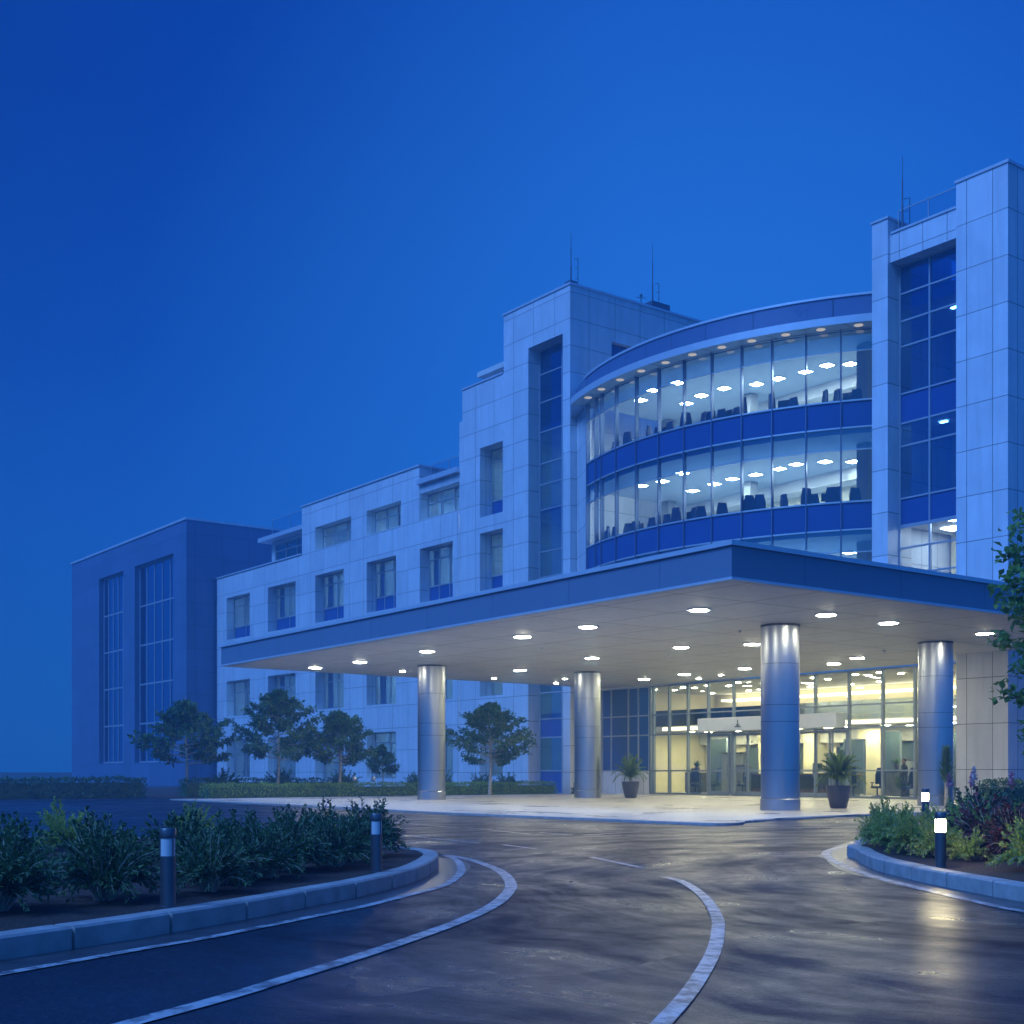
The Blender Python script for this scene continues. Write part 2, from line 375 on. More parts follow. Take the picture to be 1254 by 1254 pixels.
def offset_poly(pts, d, closed=False):
    out = []; n = len(pts)
    for i in range(n):
        a = Vector(pts[(i-1)%n] if (closed or i > 0) else pts[i]); b = Vector(pts[(i+1)%n] if (closed or i < n-1) else pts[i])
        t = (b-a).normalized(); out.append((pts[i][0]-t.y*d, pts[i][1]+t.x*d))
    return out
def resample(pts, step, closed=False):
    P = [Vector(p) for p in pts]
    if closed: P.append(P[0])
    # Catmull-Rom smoothing
    Q = []
    n = len(P)
    for i in range(n-1):
        p0 = P[i-1] if i > 0 else (P[-2] if closed else P[i]*2-P[i+1]); p1, p2 = P[i], P[i+1]
        p3 = P[i+2] if i+2 < n else (P[1] if closed else P[i+1]*2-P[i])
        for k in range(12):
            t = k/12; Q.append(.5*((2*p1)+(p2-p0)*t+(2*p0-5*p1+4*p2-p3)*t*t+(3*p1-p0-3*p2+p3)*t**3))
    Q.append(P[-1])
    out = [Q[0]]; acc = 0
    for i in range(1, len(Q)):
        seg = Q[i]-Q[i-1]; l = seg.length; 
        if l == 0: continue
        pos = 0
        while acc + (l-pos) >= step:
            pos += step-acc; out.append(Q[i-1]+seg*(pos/l)); acc = 0
        acc += l-pos
    if not closed and (out[-1]-Q[-1]).length > step*.3: out.append(Q[-1])
    return [(p.x, p.y) for p in out]
def ribbon(mb, pts, wd, z, closed=False, m=0):
    a = offset_poly(pts, wd/2, closed); b = offset_poly(pts, -wd/2, closed); n = len(pts)
    for i in range(n if closed else n-1):
        j = (i+1)%n; mb.face([(*b[i],z),(*b[j],z),(*a[j],z),(*a[i],z)], m)

# plaza kerb edge line
mb = MB(); e = resample(plaza[:15], .3)
a = offset_poly(e, -.012); b = offset_poly(e, .16)
for i in range(len(e)-1):
    mb.face([(*a[i],.006),(*a[i+1],.006),(*b[i+1],.006),(*b[i],.006)][::-1]); mb.face([(*a[i],-.2),(*a[i+1],-.2),(*a[i+1],.006),(*a[i],.006)])
tag(mb.build('plaza_kerb', M['kerb']), kind='structure')

def island(outline, bedz=.10, top=.115, wk=.2):
    """a planting island: kerb of separate blocks, gutter ring and mulch"""
    pts = resample([S(p) for p in outline], .1, True)
    n = len(pts)
    ar = sum(pts[i][0]*pts[(i+1)%n][1]-pts[(i+1)%n][0]*pts[i][1] for i in range(n))
    if ar < 0: pts = pts[::-1]
    inn = offset_poly(pts, wk, True); mid = offset_poly(pts, .03, True)
    mb = MB(); i = 0
    while i < n:
        k = min(i+10, n)
        for q in range(i, k):
            j = (q+1) % n; last = (q == k-1)
            f = .68 if last else 1.
            o0, o1 = Vector(pts[q]), Vector(pts[j]); o1 = o0+(o1-o0)*f
            i0, i1 = Vector(inn[q]), Vector(inn[j]); i1 = i0+(i1-i0)*f
            c0 = o0+(i0-o0)*.09; c1 = o1+(i1-o1)*.09
            zt = top; zc = top-.018
            mb.face([(*o0,-.2),(*o1,-.2),(*o1,zc),(*o0,zc)]); mb.face([(*o0,zc),(*o1,zc),(*c1,zt),(*c0,zt)]); mb.face([(*c0,zt),(*c1,zt),(*i1,zt),(*i0,zt)]); mb.face([(*i0,zt),(*i1,zt),(*i1,-.2),(*i0,-.2)])
            if last: mb.face([(*o1,-.2),(*i1,-.2),(*i1,zt),(*c1,zt),(*o1,zc)])
            if q == i: mb.face([(*i0,-.2),(*o0,-.2),(*o0,zc),(*c0,zt),(*i0,zt)])
            p1 = Vector(pts[j])
            m0, m1 = Vector(mid[q]), Vector(mid[j])
            if last: mb.face([(*m0,-.2),(*m1,-.2),(*m1,zc-.006),(*m0,zc-.006)])
        i = k
    kb = mb.build('island_kerb', M['kerb'], smooth=25); tag(kb, kind='structure')
    mb = MB(); g = offset_poly(pts, -.42, True)
    for i in range(n):
        j = (i+1)%n; mb.face([(*g[i],ZR+.004),(*g[j],ZR+.004),(*pts[j],ZR+.004),(*pts[i],ZR+.004)])
    tag(mb.build('island_gutter', M['gutter']), kind='structure')
    # mulch, gently mounded
    cx = sum(p[0] for p in inn)/n; cy = sum(p[1] for p in inn)/n
    mb = MB(); rings = []
    for t in (1., .93, .84, .7, .5, .25):
        hgt = bedz + .16*(1-t)
        rings.append([(cx+(p[0]-cx)*t, cy+(p[1]-cy)*t, hgt+.02*noise.noise(Vector((p[0]*3*t,p[1]*3*t,t*7)))) for p in inn])
    b0 = len(mb.v)
    for r in rings: mb.v.extend(r)
    mb.v.append((cx,cy,bedz+.17))
    for k in range(len(rings)-1):
        for i in range(n):
            j = (i+1)%n; mb.f.append((k*n+i,k*n+j,(k+1)*n+j,(k+1)*n+i)); mb.m.append(0)
    k = len(rings)-1
    for i in range(n): mb.f.append((k*n+i,k*n+(i+1)%n,len(mb.v)-1)); mb.m.append(0)
    tag(mb.build('island_soil', M['soil'], smooth=60), kind='structure')
    return pts
RI = [(15.4,12.15),(14.75,11.75),(14.37,11.31),(13.68,10.66),(12.83,9.76),(12.2,8.89),(11.73,8.21),(11.23,7.34),(10.85,6.63),(10.3,5.2),(9.9,3.4),(10.2,1.5),(12.5,.8),(17,3),(22,7),(25.5,11),(25,13.6),(22.5,14.6),(19.5,14.4),(17,13.2)]
LI = [(9.45,15.5),(9.5,14.6),(9.07,13.65),(8.13,12.45),(7.34,11.63),(6.31,10.78),(5.37,10.17),(4.49,9.6),(2.9,8.75),(.3,7.7),(-2.5,7.5),(-4,10),(-3,16),(0,20.5),(4,22),(7,20.5),(8.8,17.5)]
ri = island(RI); li = island(LI)

ZP = ZR+.008
def line(pts, wd, name='road_marking', step=.25):
    mb = MB(); ribbon(mb, resample([S(p) for p in pts], step), wd, ZP); return tag(mb.build(name, M['paint']), kind='structure')
line([(16.86,13.4),(15.75,12.85),(14.95,12.3),(14.4,11.8),(13.64,11.05),(12.3,9.53),(11.32,8.15),(10.46,6.83),(10.1,6.17),(9.4,4.6),(9.1,3.)], .12)
line([(10.41,15.8),(9.97,14.62),(9.11,13.2),(8.3,12.1),(7.46,11.17),(6.66,10.56),(5.72,9.87),(5.01,9.45),(3.85,8.75),(3.25,8.46),(1.5,7.6),(-1,6.7)], .1)
line([(10.29,16.1),(10.3,15.4),(10.04,14.36),(9.24,12.6),(8.27,11.05),(7.47,10.05),(6.64,9.18),(5.79,8.44),(4.89,7.75),(4.11,7.19),(3.41,6.72),(2.71,6.26),(1,5.3)], .13)
line([(10.15,10.66),(9.85,10.05),(8.89,8.79),(7.75,7.51),(6.99,6.76),(6.16,6.0),(5.25,5.24),(4.69,4.8),(4.26,4.48),(3.3,3.75),(2,2.8)], .105)
for a, b in [((11.69,13.74),(10.85,11.73)),((12.49,16.9),(12.25,15.7)),((12.76,19.98),(12.46,17.52)),((15.68,22.5),(15.02,19.43)),((15.55,19.86),(15.45,18.72)),((15.64,18.58),(17.38,18.91)),((15.82,25.07),(15.51,22.63))]:
    line([a, ((a[0]+b[0])/2, (a[1]+b[1])/2), b], .1)

def grate(x, y, rz, label):
    t = empty('drain_grate', (x,y,ZR), rz); tag(t, label, 'drain grate')
    mb = MB(); 
    for q in ((-.3,.3,-.2,-.17),(-.3,.3,.17,.2),(-.3,-.27,-.169,.169),(.27,.3,-.169,.169)): mb.box(q[0],q[1],q[2],q[3],.0,.014)
    mb.build('frame', M['post'], t)
    mb = MB(); mb.box(-.268,.268,-.168,.168,.001,.004); mb.build('pit', M['screen'], t)
    mb = MB()
    for k in range(8): mb.box(-.25+.065*k,-.22+.065*k,-.168,.168,.005,.012)
    mb.build('slat', M['post'], t)
grate(22.3*1.0, 18.6, .2, 'iron drain grate in the drive before the plaza kerb')
mb = MB(); mb.prism([(23,54.25),(44.6,54.25),(44.6,60.3),(44.6,101),(23,101)], -.2, -.01)
tag(mb.build('planting_strip', M['soil']), kind='structure')

# ------------------------------------------------------------------ hospital
hosp = empty('hospital_building', (44.7,60,0))
tag(hosp, 'large pale panelled hospital building with a curved glass hall between two towers', 'building')
def hpart(mb, name, mats, parent=hosp, **k):
    o = mb.build(name, mats, None, **k); o.parent = parent
    # keep the building's own coordinates: undo the parent's offset
    if parent is hosp: o.location = (-44.7,-60,0)
    return o
def wallx(mb, X, y0, y1, z0, z1, holes, dep, m=0, mr=None):
    """a wall on the plane x = X looking towards -x, with openings and their reveals"""
    mr = m if mr is None else mr
    ys = sorted({y0,y1,*[h[0] for h in holes],*[h[1] for h in holes]}); zs = sorted({z0,z1,*[h[2] for h in holes],*[h[3] for h in holes]})
    for a, b in zip(ys, ys[1:]):
        for c, d in zip(zs, zs[1:]):
            if any(h[0] <= a and b <= h[1] and h[2] <= c and d <= h[3] for h in holes): continue
            mb.face([(X,b,c),(X,a,c),(X,a,d),(X,b,d)], m)
    for a, b, c, d in holes:
        Z = X+dep
        mb.face([(X,a,c),(Z,a,c),(Z,a,d),(X,a,d)][::-1], mr); mb.face([(X,b,c),(Z,b,c),(Z,b,d),(X,b,d)], mr)
        mb.face([(X,a,c),(X,b,c),(Z,b,c),(Z,a,c)][::-1], mr); mb.face([(X,a,d),(X,b,d),(Z,b,d),(Z,a,d)], mr)
def window(parent, X, a, b, c, d, cols, rows, gl, spans=(), fr=.07, name='window'):
    """frame bars and panes filling the opening (y a..b, z c..d); cols, rows: inner bar positions; spans: solid panels (z0, z1)"""
    mb = MB()
    ys = [a]+list(cols)+[b]; zs = [c]+list(rows)+[d]
    for y in ys:
        y0, y1 = (y, y+fr) if y == a else ((y-fr, y) if y == b else (y-fr/2, y+fr/2)); mb.box(X-.06, X+.06, y0, y1, c, d, 0)
    for z in zs:
        z0, z1 = (z, z+fr) if z == c else ((z-fr, z) if z == d else (z-fr/2, z+fr/2))
        for y0, y1 in zip(ys, ys[1:]): mb.box(X-.052, X+.052, y0+fr/2, y1-fr/2, z0, z1, 0)
    for y0, y1 in zip(ys, ys[1:]):
        for z0, z1 in zip(zs, zs[1:]):
            solid = any(s0-.01 <= z0 and z1 <= s1+.01 for s0, s1 in spans)
            mb.face([(X,y1,z0),(X,y0,z0),(X,y0,z1),(X,y1,z1)], 2 if solid else 1)
    o = mb.build(name, [M['frame'], gl, M['spandrel']]); o.parent = parent; return o

# --- office wing -----------------------------------------------------------
X0 = 44.7
wingY = [(94.32,98.68),(86.51,91.13),(79.26,83.45),(72.32,76.11),(65.69,69.44)]
holes = []
for a, b in wingY:
    for c, d in ((.7,3.85),(5.7,8.6),(12.0,15.45)): holes.append((a,b,c,d))
top_h = [(78.23,83.45,17.3,18.95),(71.71,76.11,17.3,18.95),(65.02,69.45,17.3,19.0)]
mb = MB()
wallx(mb, X0, 65., 100.6, -.1, 17.25, holes, .75)
wallx(mb, X0, 69.5, 85.5, 17.25, 20.75, top_h[:2], .75)
wallx(mb, X0+.05, 65., 69.5, 17.25, 19.5, top_h[2:], .7)
mb.face([(X0,100.6,-.1),(60,100.6,-.1),(60,100.6,17.25),(X0,100.6,17.25)][::-1])
mb.face([(X0,69.5,17.25),(60,69.5,17.25),(60,69.5,20.75),(X0,69.5,20.75)]); mb.face([(X0,85.5,17.25),(60,85.5,17.25),(60,85.5,20.75),(X0,85.5,20.75)][::-1])
mb.face([(X0,69.5,20.75),(60,69.5,20.75),(60,85.5,20.75),(X0,85.5,20.75)])
mb.face([(X0,85.5,17.25),(60,85.5,17.25),(60,100.6,17.25),(X0,100.6,17.25)])
# set-back top storey with an oversailing roof slab
wallx(mb, 46.2, 85.5, 93.5, 17.25, 19.4, [(85.6,92.9,17.5,19.2)], .1)
mb.face([(46.2,93.5,17.25),(60,93.5,17.25),(60,93.5,19.4),(46.2,93.5,19.4)][::-1])
mb.face([(60,65,-.1),(60,100.6,-.1),(60,100.6,20.75),(60,65,20.75)])
wing = hpart(mb, 'office_wing', M['clad'])
for (a, b) in wingY:
    c1, c2 = a+(b-a)*.36, a+(b-a)*.68
    window(wing, X0+.75, a, b, .7, 3.85, [a+(b-a)*.5], [3.15], M['glass_wing'])
    window(wing, X0+.75, a, b, 5.7, 8.6, [a+(b-a)*.5], [7.7], M['glass_wing'])
    window(wing, X0+.75, a, b, 12.0, 15.45, [c1, c2] if a < 78 else [a+(b-a)*.5], [13.05, 14.75], M['glass_wing'], [(12.0,13.05)])
for (a, b, c, d) in top_h: window(wing, X0+.75, a, b, c, d, [a+(b-a)*.33, a+(b-a)*.66], [18.35], M['glass_wing'])
window(wing, 46.3, 85.6, 92.9, 17.5, 19.2, [87.4,89.3,91.1], [18.6], M['glass_wing'])
for q in ((45.3, 59.9, 85.55, 94.2, 19.42, 19.75), (44.45, 59.8, 64.98, 69.47, 19.52, 19.85)):
    mb = MB(); mb.box(*q); o = mb.build('roof_slab', M['trim'], bevel=.02); o.parent = wing
mb = MB(); mb.box(44.62, 60.02, 69.42, 85.58, 20.753, 20.87); mb.box(44.62, 45.0, 85.6, 100.68, 17.253, 17.36)
o = mb.build('parapet_cap', M['trim']); o.parent = wing
for ra, rm, rb in ((65.2,67.3,69.3),(86.,89.,92.)):
    mb = MB()
    for y in (ra, rm, rb): mb.box(45.5,45.54,y,y+.04,19.85,20.9)
    mb.box(45.5,45.54,ra,rb+.04,20.903,20.94)
    for y0, y1 in ((ra+.04,rm),(rm+.04,rb)): mb.face([(45.52,y1,19.9),(45.52,y0,19.9),(45.52,y0,20.86),(45.52,y1,20.86)], 1)
    o = mb.build('roof_railing', [M['mullion'], M['glass_rail']]); o.parent = wing
# rooms behind the windows
mb = MB()
for z in (4.35, 8.9, 11.6, 16.2): mb.box(45.55, 52, 65.05, 100.5, z, z+.35, 0)
mb.box(52.0, 52.2, 65.05, 100.5, 0, 17.2, 1); mb.box(52.0, 52.2, 69.6, 85.4, 17.26, 20.6, 1); mb.box(45.6, 51.9, 65.05, 85.45, 19.0, 19.3, 0)
for y in (70.9,77.3,84.9,92.8): mb.box(45.6, 51.9, y, y+.15, -.05, 16.1, 1)
o = mb.build('room_interior', [M['int_ceiling'], M['int_ceiling']]); o.parent = wing
k = 0
for (a, b) in wingY:
    for z in (4.33, 8.88, 16.18, 18.98):
        if z > 18 and a > 84: continue
        for x in (47.6, 49.9):
            mb = MB(); yc = (a+b)/2+rng.uniform(-.5,.5); mb.box(x-.3, x+.3, yc-.6, yc+.6, z-.05, z-.004)
            o = mb.build('ceiling_light', M['wing_light']); o.parent = wing
for (y, z) in [(66.6,12.35),(67.9,12.35),(73.1,12.35),(74.6,12.35),(80.2,12.35),(81.9,12.35),(88.0,12.35),(66.9,16.6),(72.9,16.6),(74.4,16.6),(80.3,16.6)]:
    mb = MB(); mb.box(46.3, 46.8, y-.35, y+.35, z-.3, z+.95+rng.uniform(-.15,.25)); o = mb.build('filing_cabinet', M['int_grey']); o.parent = wing
for (a, b) in wingY[1:]:
    for z0, z1 in ((13.1,15.4),(5.75,8.55)):
        yb = b-.25
        mb = MB()
        for q in range(5): mb.box(45.62+.03*(q%2), 45.66+.03*(q%2), yb-.16*q-.15, yb-.16*q, z0, z1)
        o = mb.build('curtain', M['int_ceiling']); o.parent = wing

# --- stepped block and window tower ---------------------------------------
mb = MB()
sh = [(60.5,62.8,.9,3.85),(60.5,62.8,5.7,8.5),(60.5,62.8,11.9,15.45),(60.5,62.8,16.4,20.55)]
wallx(mb, X0-.003, 60.4, 64.65, -.1, 24.45, sh, .9)
mb.face([(X0,64.65,-.1),(58,64.65,-.1),(58,64.65,24.45),(X0,64.65,24.45)][::-1]); mb.face([(X0,60.4,24.45),(58,60.4,24.45),(58,64.65,24.45),(X0,64.65,24.45)])
wallx(mb, X0+.02, 64.65, 65.0, -.1, 22.6, [], .1); mb.face([(X0,65,20),(58,65,20),(58,65,22.6),(X0+.02,65,22.6)][::-1]); mb.face([(X0+.02,64.65,22.6),(58,64.65,22.6),(58,65,22.6),(X0+.02,65,22.6)])
wallx(mb, X0-.003, 54.3, 60.4, -.1, 27.8, [(54.95,58.05,-.05,25.3)], .85)
# flank towards the curved hall with one small window
fl = [((X0,58.5),(-.1,23.3)),((X0,47.7),(23.3,25.3)),((50,58.5),(23.3,25.3)),((X0,58.5),(25.3,27.8))]
for (xa, xb), (za, zb) in fl: mb.face([(xa,54.3,za),(xb,54.3,za),(xb,54.3,zb),(xa,54.3,zb)])
for q in [[(47.7,54.3,23.3),(47.7,54.3,25.3),(47.7,54.7,25.3),(47.7,54.7,23.3)],[(50,54.3,23.3),(50,54.7,23.3),(50,54.7,25.3),(50,54.3,25.3)],[(47.7,54.3,25.3),(50,54.3,25.3),(50,54.7,25.3),(47.7,54.7,25.3)],[(47.7,54.3,23.3),(47.7,54.7,23.3),(50,54.7,23.3),(50,54.3,23.3)]]: mb.face(q)
mb.face([(X0,60.4,24.4),(58.5,60.4,24.4),(58.5,60.4,27.8),(X0,60.4,27.8)][::-1]); mb.face([(58.5,54.3,-.1),(58.5,65,-.1),(58.5,65,27.8),(58.5,54.3,27.8)])
mb.face([(X0,54.3,27.8),(58.5,54.3,27.8),(58.5,60.4,27.8),(X0,60.4,27.8)])
tower = hpart(mb, 'window_tower', M['clad'])
mb = MB(); mb.box(X0-.06, 58.56, 54.24, 60.46, 27.803, 27.93); mb.box(X0-.06, 58.0, 60.47, 64.7, 24.453, 24.56)
o = mb.build('parapet_cap', M['trim']); o.parent = tower
zr = [1.25,3.15,4.2,5.7,7.6,9.,10.6,12.3,13.75,16.15,17.6,18.8,20.6,22.3,23.9]
window(tower, X0+.85, 54.95, 58.05, -.05, 25.3, [56.0], zr, M['glass_dark'], [(-.05,1.25),(3.15,4.2),(7.6,9.)])
window(tower, 0, 0, 1, 0, 1, [], [], M['glass_dark']).hide_render = False
bpy.data.objects.remove(tower.children[-1])
for (a, b, c, d) in sh:
    sp = [(c, c+1.05)] if c > 10 else []
    window(tower, X0+.9, a, b, c, d, [a+(b-a)*.42], ([c+1.05] if sp else [])+[d-.75], M['glass_wing'], sp)
mb = MB(); mb.box(47.72, 49.98, 54.62, 54.66, 23.32, 25.28); o = mb.build('flank_window', M['spandrel']); o.parent = tower
mb = MB()
for z in (4.2, 8.9, 11.5, 16.0, 20.7, 25.4): mb.box(X0+1., 52, 54.45, 64.5, z, z+.3, 0)
mb.box(52, 52.2, 54.45, 64.5, 0, 25.2, 1); mb.box(X0+1., 52, 60.2, 60.35, 0, 25.2, 1)
o = mb.build('room_interior', [M['int_ceiling'], M['int_wall']]); o.parent = tower
for z in (4.18, 8.88, 15.98, 20.68):
    mb = MB(); mb.box(48.2, 48.8, 61.2, 62.4, z-.05, z-.004); o = mb.build('ceiling_light', M['wing_light']); o.parent = tower
    mb = MB(); mb.box(49.4, 50., 56, 57.2, z-.05, z-.004); o = mb.build('ceiling_light', M['wing_light']); o.parent = tower

# --- curved glass hall ------------------------------------------------------
CX, CY, RR = 59.8, 45.75, 17.0
def A(deg, r): a = R(deg); return (CX-r*math.cos(a), CY+r*math.sin(a))
A0, A1 = -43.2, 21.9
mul = [-42.8,-38.0,-32.7,-27.6,-22.4,-17.5,-12.3,-7.0,-1.6,3.9,9.7,14.9,17.2,21.4]
def arcs(n=64, a0=A0, a1=A1): return [a0+(a1-a0)*i/n for i in range(n+1)]
def band(mb, r, z0, z1, m=0, a0=A0, a1=A1, n=64):
    an = arcs(n, a0, a1)
    for p, q in zip(an, an[1:]): mb.face([(*A(q,r),z0),(*A(p,r),z0),(*A(p,r),z1),(*A(q,r),z1)], m)
def slab(mb, r, z0, z1, m=0, xb=52.0, mlow=None):
    """floor plate from the arc back to x = xb"""
    an = arcs(48)
    for p, q in zip(an, an[1:]):
        a, b = A(p,r), A(q,r)
        mb.face([(*a,z1),(xb,a[1],z1),(xb,b[1],z1),(*b,z1)], m); mb.face([(*a,z0),(*b,z0),(xb,b[1],z0),(xb,a[1],z0)], m if mlow is None else mlow)
        mb.face([(*b,z0),(*a,z0),(*a,z1),(*b,z1)], m)
def arcbox(mb, r0, r1, z0, z1, m=0, a0=A0, a1=A1, n=64, mb_=None):
    an = arcs(n, a0, a1)
    for p, q in zip(an, an[1:]):
        a, b, c, d = A(p,r1), A(q,r1), A(p,r0), A(q,r0)
        mb.face([(*b,z0),(*a,z0),(*a,z1),(*b,z1)], m); mb.face([(*a,z1),(*c,z1),(*d,z1),(*b,z1)], m)
        mb.face([(*a,z0),(*b,z0),(*d,z0),(*c,z0)], m if mb_ is None else mb_); mb.face([(*c,z0),(*d,z0),(*d,z1),(*c,z1)], m)
    for e in (a0, a1):
        a, c = A(e,r1), A(e,r0); mb.face([(*a,z0),(*c,z0),(*c,z1),(*a,z1)], m)
mb = MB()
for z in (7.5, 12.0, 16.45): slab(mb, RR-.12, z-.4, z+.32, 2)
mb.face([(52,34.1,6.7),(52,54.25,6.7),(52,54.25,22),(52,34.1,22)][::-1], 1)
mb.face([(52,34.12,6.7),(44.9,34.12,6.7),(44.9,34.12,22),(52,34.12,22)][::-1], 1)
slab(mb, RR-.12, 20.55, 21.5, 2)
# bulkhead drop between window zone and back wall; two round-cornered piers inside
for z in (11.6, 16.05, 20.55): mb.box(50.9, 51.98, 34.3, 54.2, z-.6, z-.003, 0)
hall = hpart(mb, 'curved_hall', [M['int_ceiling'], M['int_wall'], M['hall_ceiling']])
for y, x in ((37.0,47.5),(36.9,49.0),(45.5,49.1),(51.5,49.1)):
    mb = MB(); mb.box(x, x+.55, y-.3, y+.3, 7.72, 20.5); o = mb.build('interior_pier', M['int_grey']); o.parent = hall
gz = [(8.55,11.8,10.82),(13.03,16.28,15.3),(17.46,20.6,19.62)]
for z0, z1, zt in gz:
    mb = MB(); band(mb, RR, z0, zt, 0); o = mb.build('glass_band', M['glass_hall'], smooth=40); o.parent = hall
    mb = MB(); band(mb, RR, zt, z1, 0); o = mb.build('transom_band', M['glass_transom'], smooth=40); o.parent = hall
for z0, z1 in ((6.75,8.55),(11.8,13.03),(16.28,17.46)):
    mb = MB(); arcbox(mb, RR-.06, RR+.004, z0, z1, 0); o = mb.build('spandrel_band', M['spandrel'], smooth=40); o.parent = hall
mb = MB()
for z0, z1, zt in gz:
    for z, h in ((z0,.07),(z1,.07),(zt,.05)): arcbox(mb, RR+.006, RR+.07, z-h/2, z+h/2, 0)
o = mb.build('transom_rail', M['mullion']); o.parent = hall
mb = MB()
for a in mul:
    p0, p1 = A(a-.09,RR-.12), A(a+.09,RR-.12); q0, q1 = A(a-.09,RR+.10), A(a+.09,RR+.10)
    mb.prism([p0,q0,q1,p1], 6.75, 20.6, 0)
o = mb.build('mullion', M['mullion_dark']); o.parent = hall
mb = MB(); arcbox(mb, RR-.2, RR+.85, 20.6, 20.93, 0, -43.2, 22.5, mb_=1); o = mb.build('eave', [M['trim'], M['soffit']], smooth=40); o.parent = hall
mb = MB(); arcbox(mb, RR-.3, RR+.06, 20.935, 22.02, 0); arcbox(mb, RR-.34, RR+.12, 22.023, 22.13, 1); 
o = mb.build('parapet', [M['parapet'], M['trim']], smooth=40); o.parent = hall
mb = MB(); slab(mb, RR-.3, 21.6, 21.7); o = mb.build('roof', M['int_grey']); o.parent = hall
for a in mul[:-2]:
    x, y = A(a+2.7, RR+.42); mb = MB(); mb.lathe([(.2,20.585),(.2,20.597)], 12, 0, (x,y)); o = mb.build('eave_light', M['eave_light']); o.parent = hall
# left return between the tower flank and the glass: fins
e0, e1 = A(21.9, RR+.02), (45.15, 54.29)
mb = MB(); mb.prism([e0, (e0[0]+.3,e0[1]-.05), (45.5,54.29), e1], 6.75, 20.58); o = mb.build('return_wall', M['clad']); o.parent = hall
mb = MB(); mb.prism([A(22.0,RR+.06), (e0[0]+1,e0[1]-.05), (46.5,54.29), (45.1,54.29)], 20.94, 22.1); o = mb.build('return_parapet', M['parapet']); o.parent = hall
mb = MB(); mb.prism([A(22.55,RR+.85), (e0[0]+1,e0[1]+.2), (45.9,54.285), (44.75,54.285)], 20.61, 20.92); o = mb.build('return_eave', M['trim']); o.parent = hall

# ceiling lights and chairs on the two upper floors
proto = None
def place(name, mesh_o, loc, rz, label, cat, group, first=[None]): pass
mbp = MB(); mbp.box(-.27,.27,-.27,.27,-.03,0,0)
mbp.raw([(-.24,-.24,-.034),(.24,-.24,-.034),(.24,.24,-.034),(-.24,.24,-.034)], [(3,2,1,0)], 1)
cl0 = None
for zc, nm in ((20.54,'top'),(16.04,'middle'),(11.58,'lowest')):
    for r, angs in ((RR-4.9, [-33,-27.2,-21.4,-15.2,-8.6,-1.6,5.8,13.4]), (RR-2.2, [1.5,8.,14.]),):
        for a in angs:
            x, y = A(a+rng.uniform(-.9,.9), r+rng.uniform(-.45,.45))
            if x > 50.4: continue
            if cl0 is None:
                cl0 = mbp.build('ceiling_panel_light', [M['trim'], M['panel_light']]); o = cl0
            else: o = cl0.copy(); col.objects.link(o)
            o.location = (x, y, zc)
            tag(o, f'square lit ceiling panel on the {nm} glazed floor of the curved hall', 'ceiling light', f'square ceiling panels of the {nm} curved floor')
def chair_mesh():
    mb = MB()
    mb.lathe([(.05,0),(.28,.03),(.28,.06),(.04,.1),(.035,.42)], 10)
    # seat and curved back with rounded corners
    seat = [(.25*math.copysign(abs(math.cos(t))**.5,math.cos(t)), .25*math.copysign(abs(math.sin(t))**.5,math.sin(t))) for t in [2*PI*k/20 for k in range(20)]]
    mb.prism(seat, .42, .52)
    for zz in range(7):
        z0, z1 = .62+.105*zz, .62+.105*(zz+1)
        w0 = .25-.05*max(0,(zz-4))/2; w1 = .25-.05*max(0,(zz-3))/2
        for k in range(6):
            def pt(u, w_, z, off): x = -.22-.05*(z-.6)+.05*(1-(2*u-1)**2)*-1+off; return (x, (2*u-1)*w_, z)
            u0, u1 = k/6, (k+1)/6
            mb.face([pt(u0,w0,z0,0),pt(u1,w0,z0,0),pt(u1,w1,z1,0),pt(u0,w1,z1,0)]); mb.face([pt(u1,w0,z0,-.07),pt(u0,w0,z0,-.07),pt(u0,w1,z1,-.07),pt(u1,w1,z1,-.07)])
        mb.face([pt(0,w0,z0,0),pt(0,w1,z1,0),pt(0,w1,z1,-.07),pt(0,w0,z0,-.07)]); mb.face([pt(1,w0,z0,0),pt(1,w0,z0,-.07),pt(1,w1,z1,-.07),pt(1,w1,z1,0)])
    mb.box(-.29,-.23,-.2,.2,1.352,1.36); mb.box(-.3,-.2,-.03,.03,.44,.7)
    for sy in (-.27,.27): mb.box(-.15,.12,sy-.025,sy+.025,.66,.7); mb.box(-.02,.02,sy-.02,sy+.02,.46,.66)
    return mb
ch0 = None
def put_chair(x, y, z, rz, label, group, sc_=1.):
    global ch0
    if ch0 is None: ch0 = chair_mesh().build('office_chair', M['chair'], smooth=40); o = ch0
    else: o = ch0.copy(); col.objects.link(o)
    o.location = (x,y,z); o.rotation_euler = (0,0,rz); o.scale = (sc_,)*3
    tag(o, label, 'chair', group)
for z, nm, off in ((16.78,'top',0),(12.33,'middle',1.1)):
    a = -39+off*.3
    while a < 20:
        x, y = A(a, RR-.62-rng.random()*.25)
        put_chair(x, y, z, PI-R(a)+rng.uniform(-1.1,1.1)+PI*rng.choice((0,1)), f'dark blue swivel chair seen over the sill of the {nm} curved glass floor', f'swivel chairs on the {nm} curved floor', rng.uniform(1.0,1.16))
        a += rng.choice((1.9,2.1,2.7,3.6,4.5))
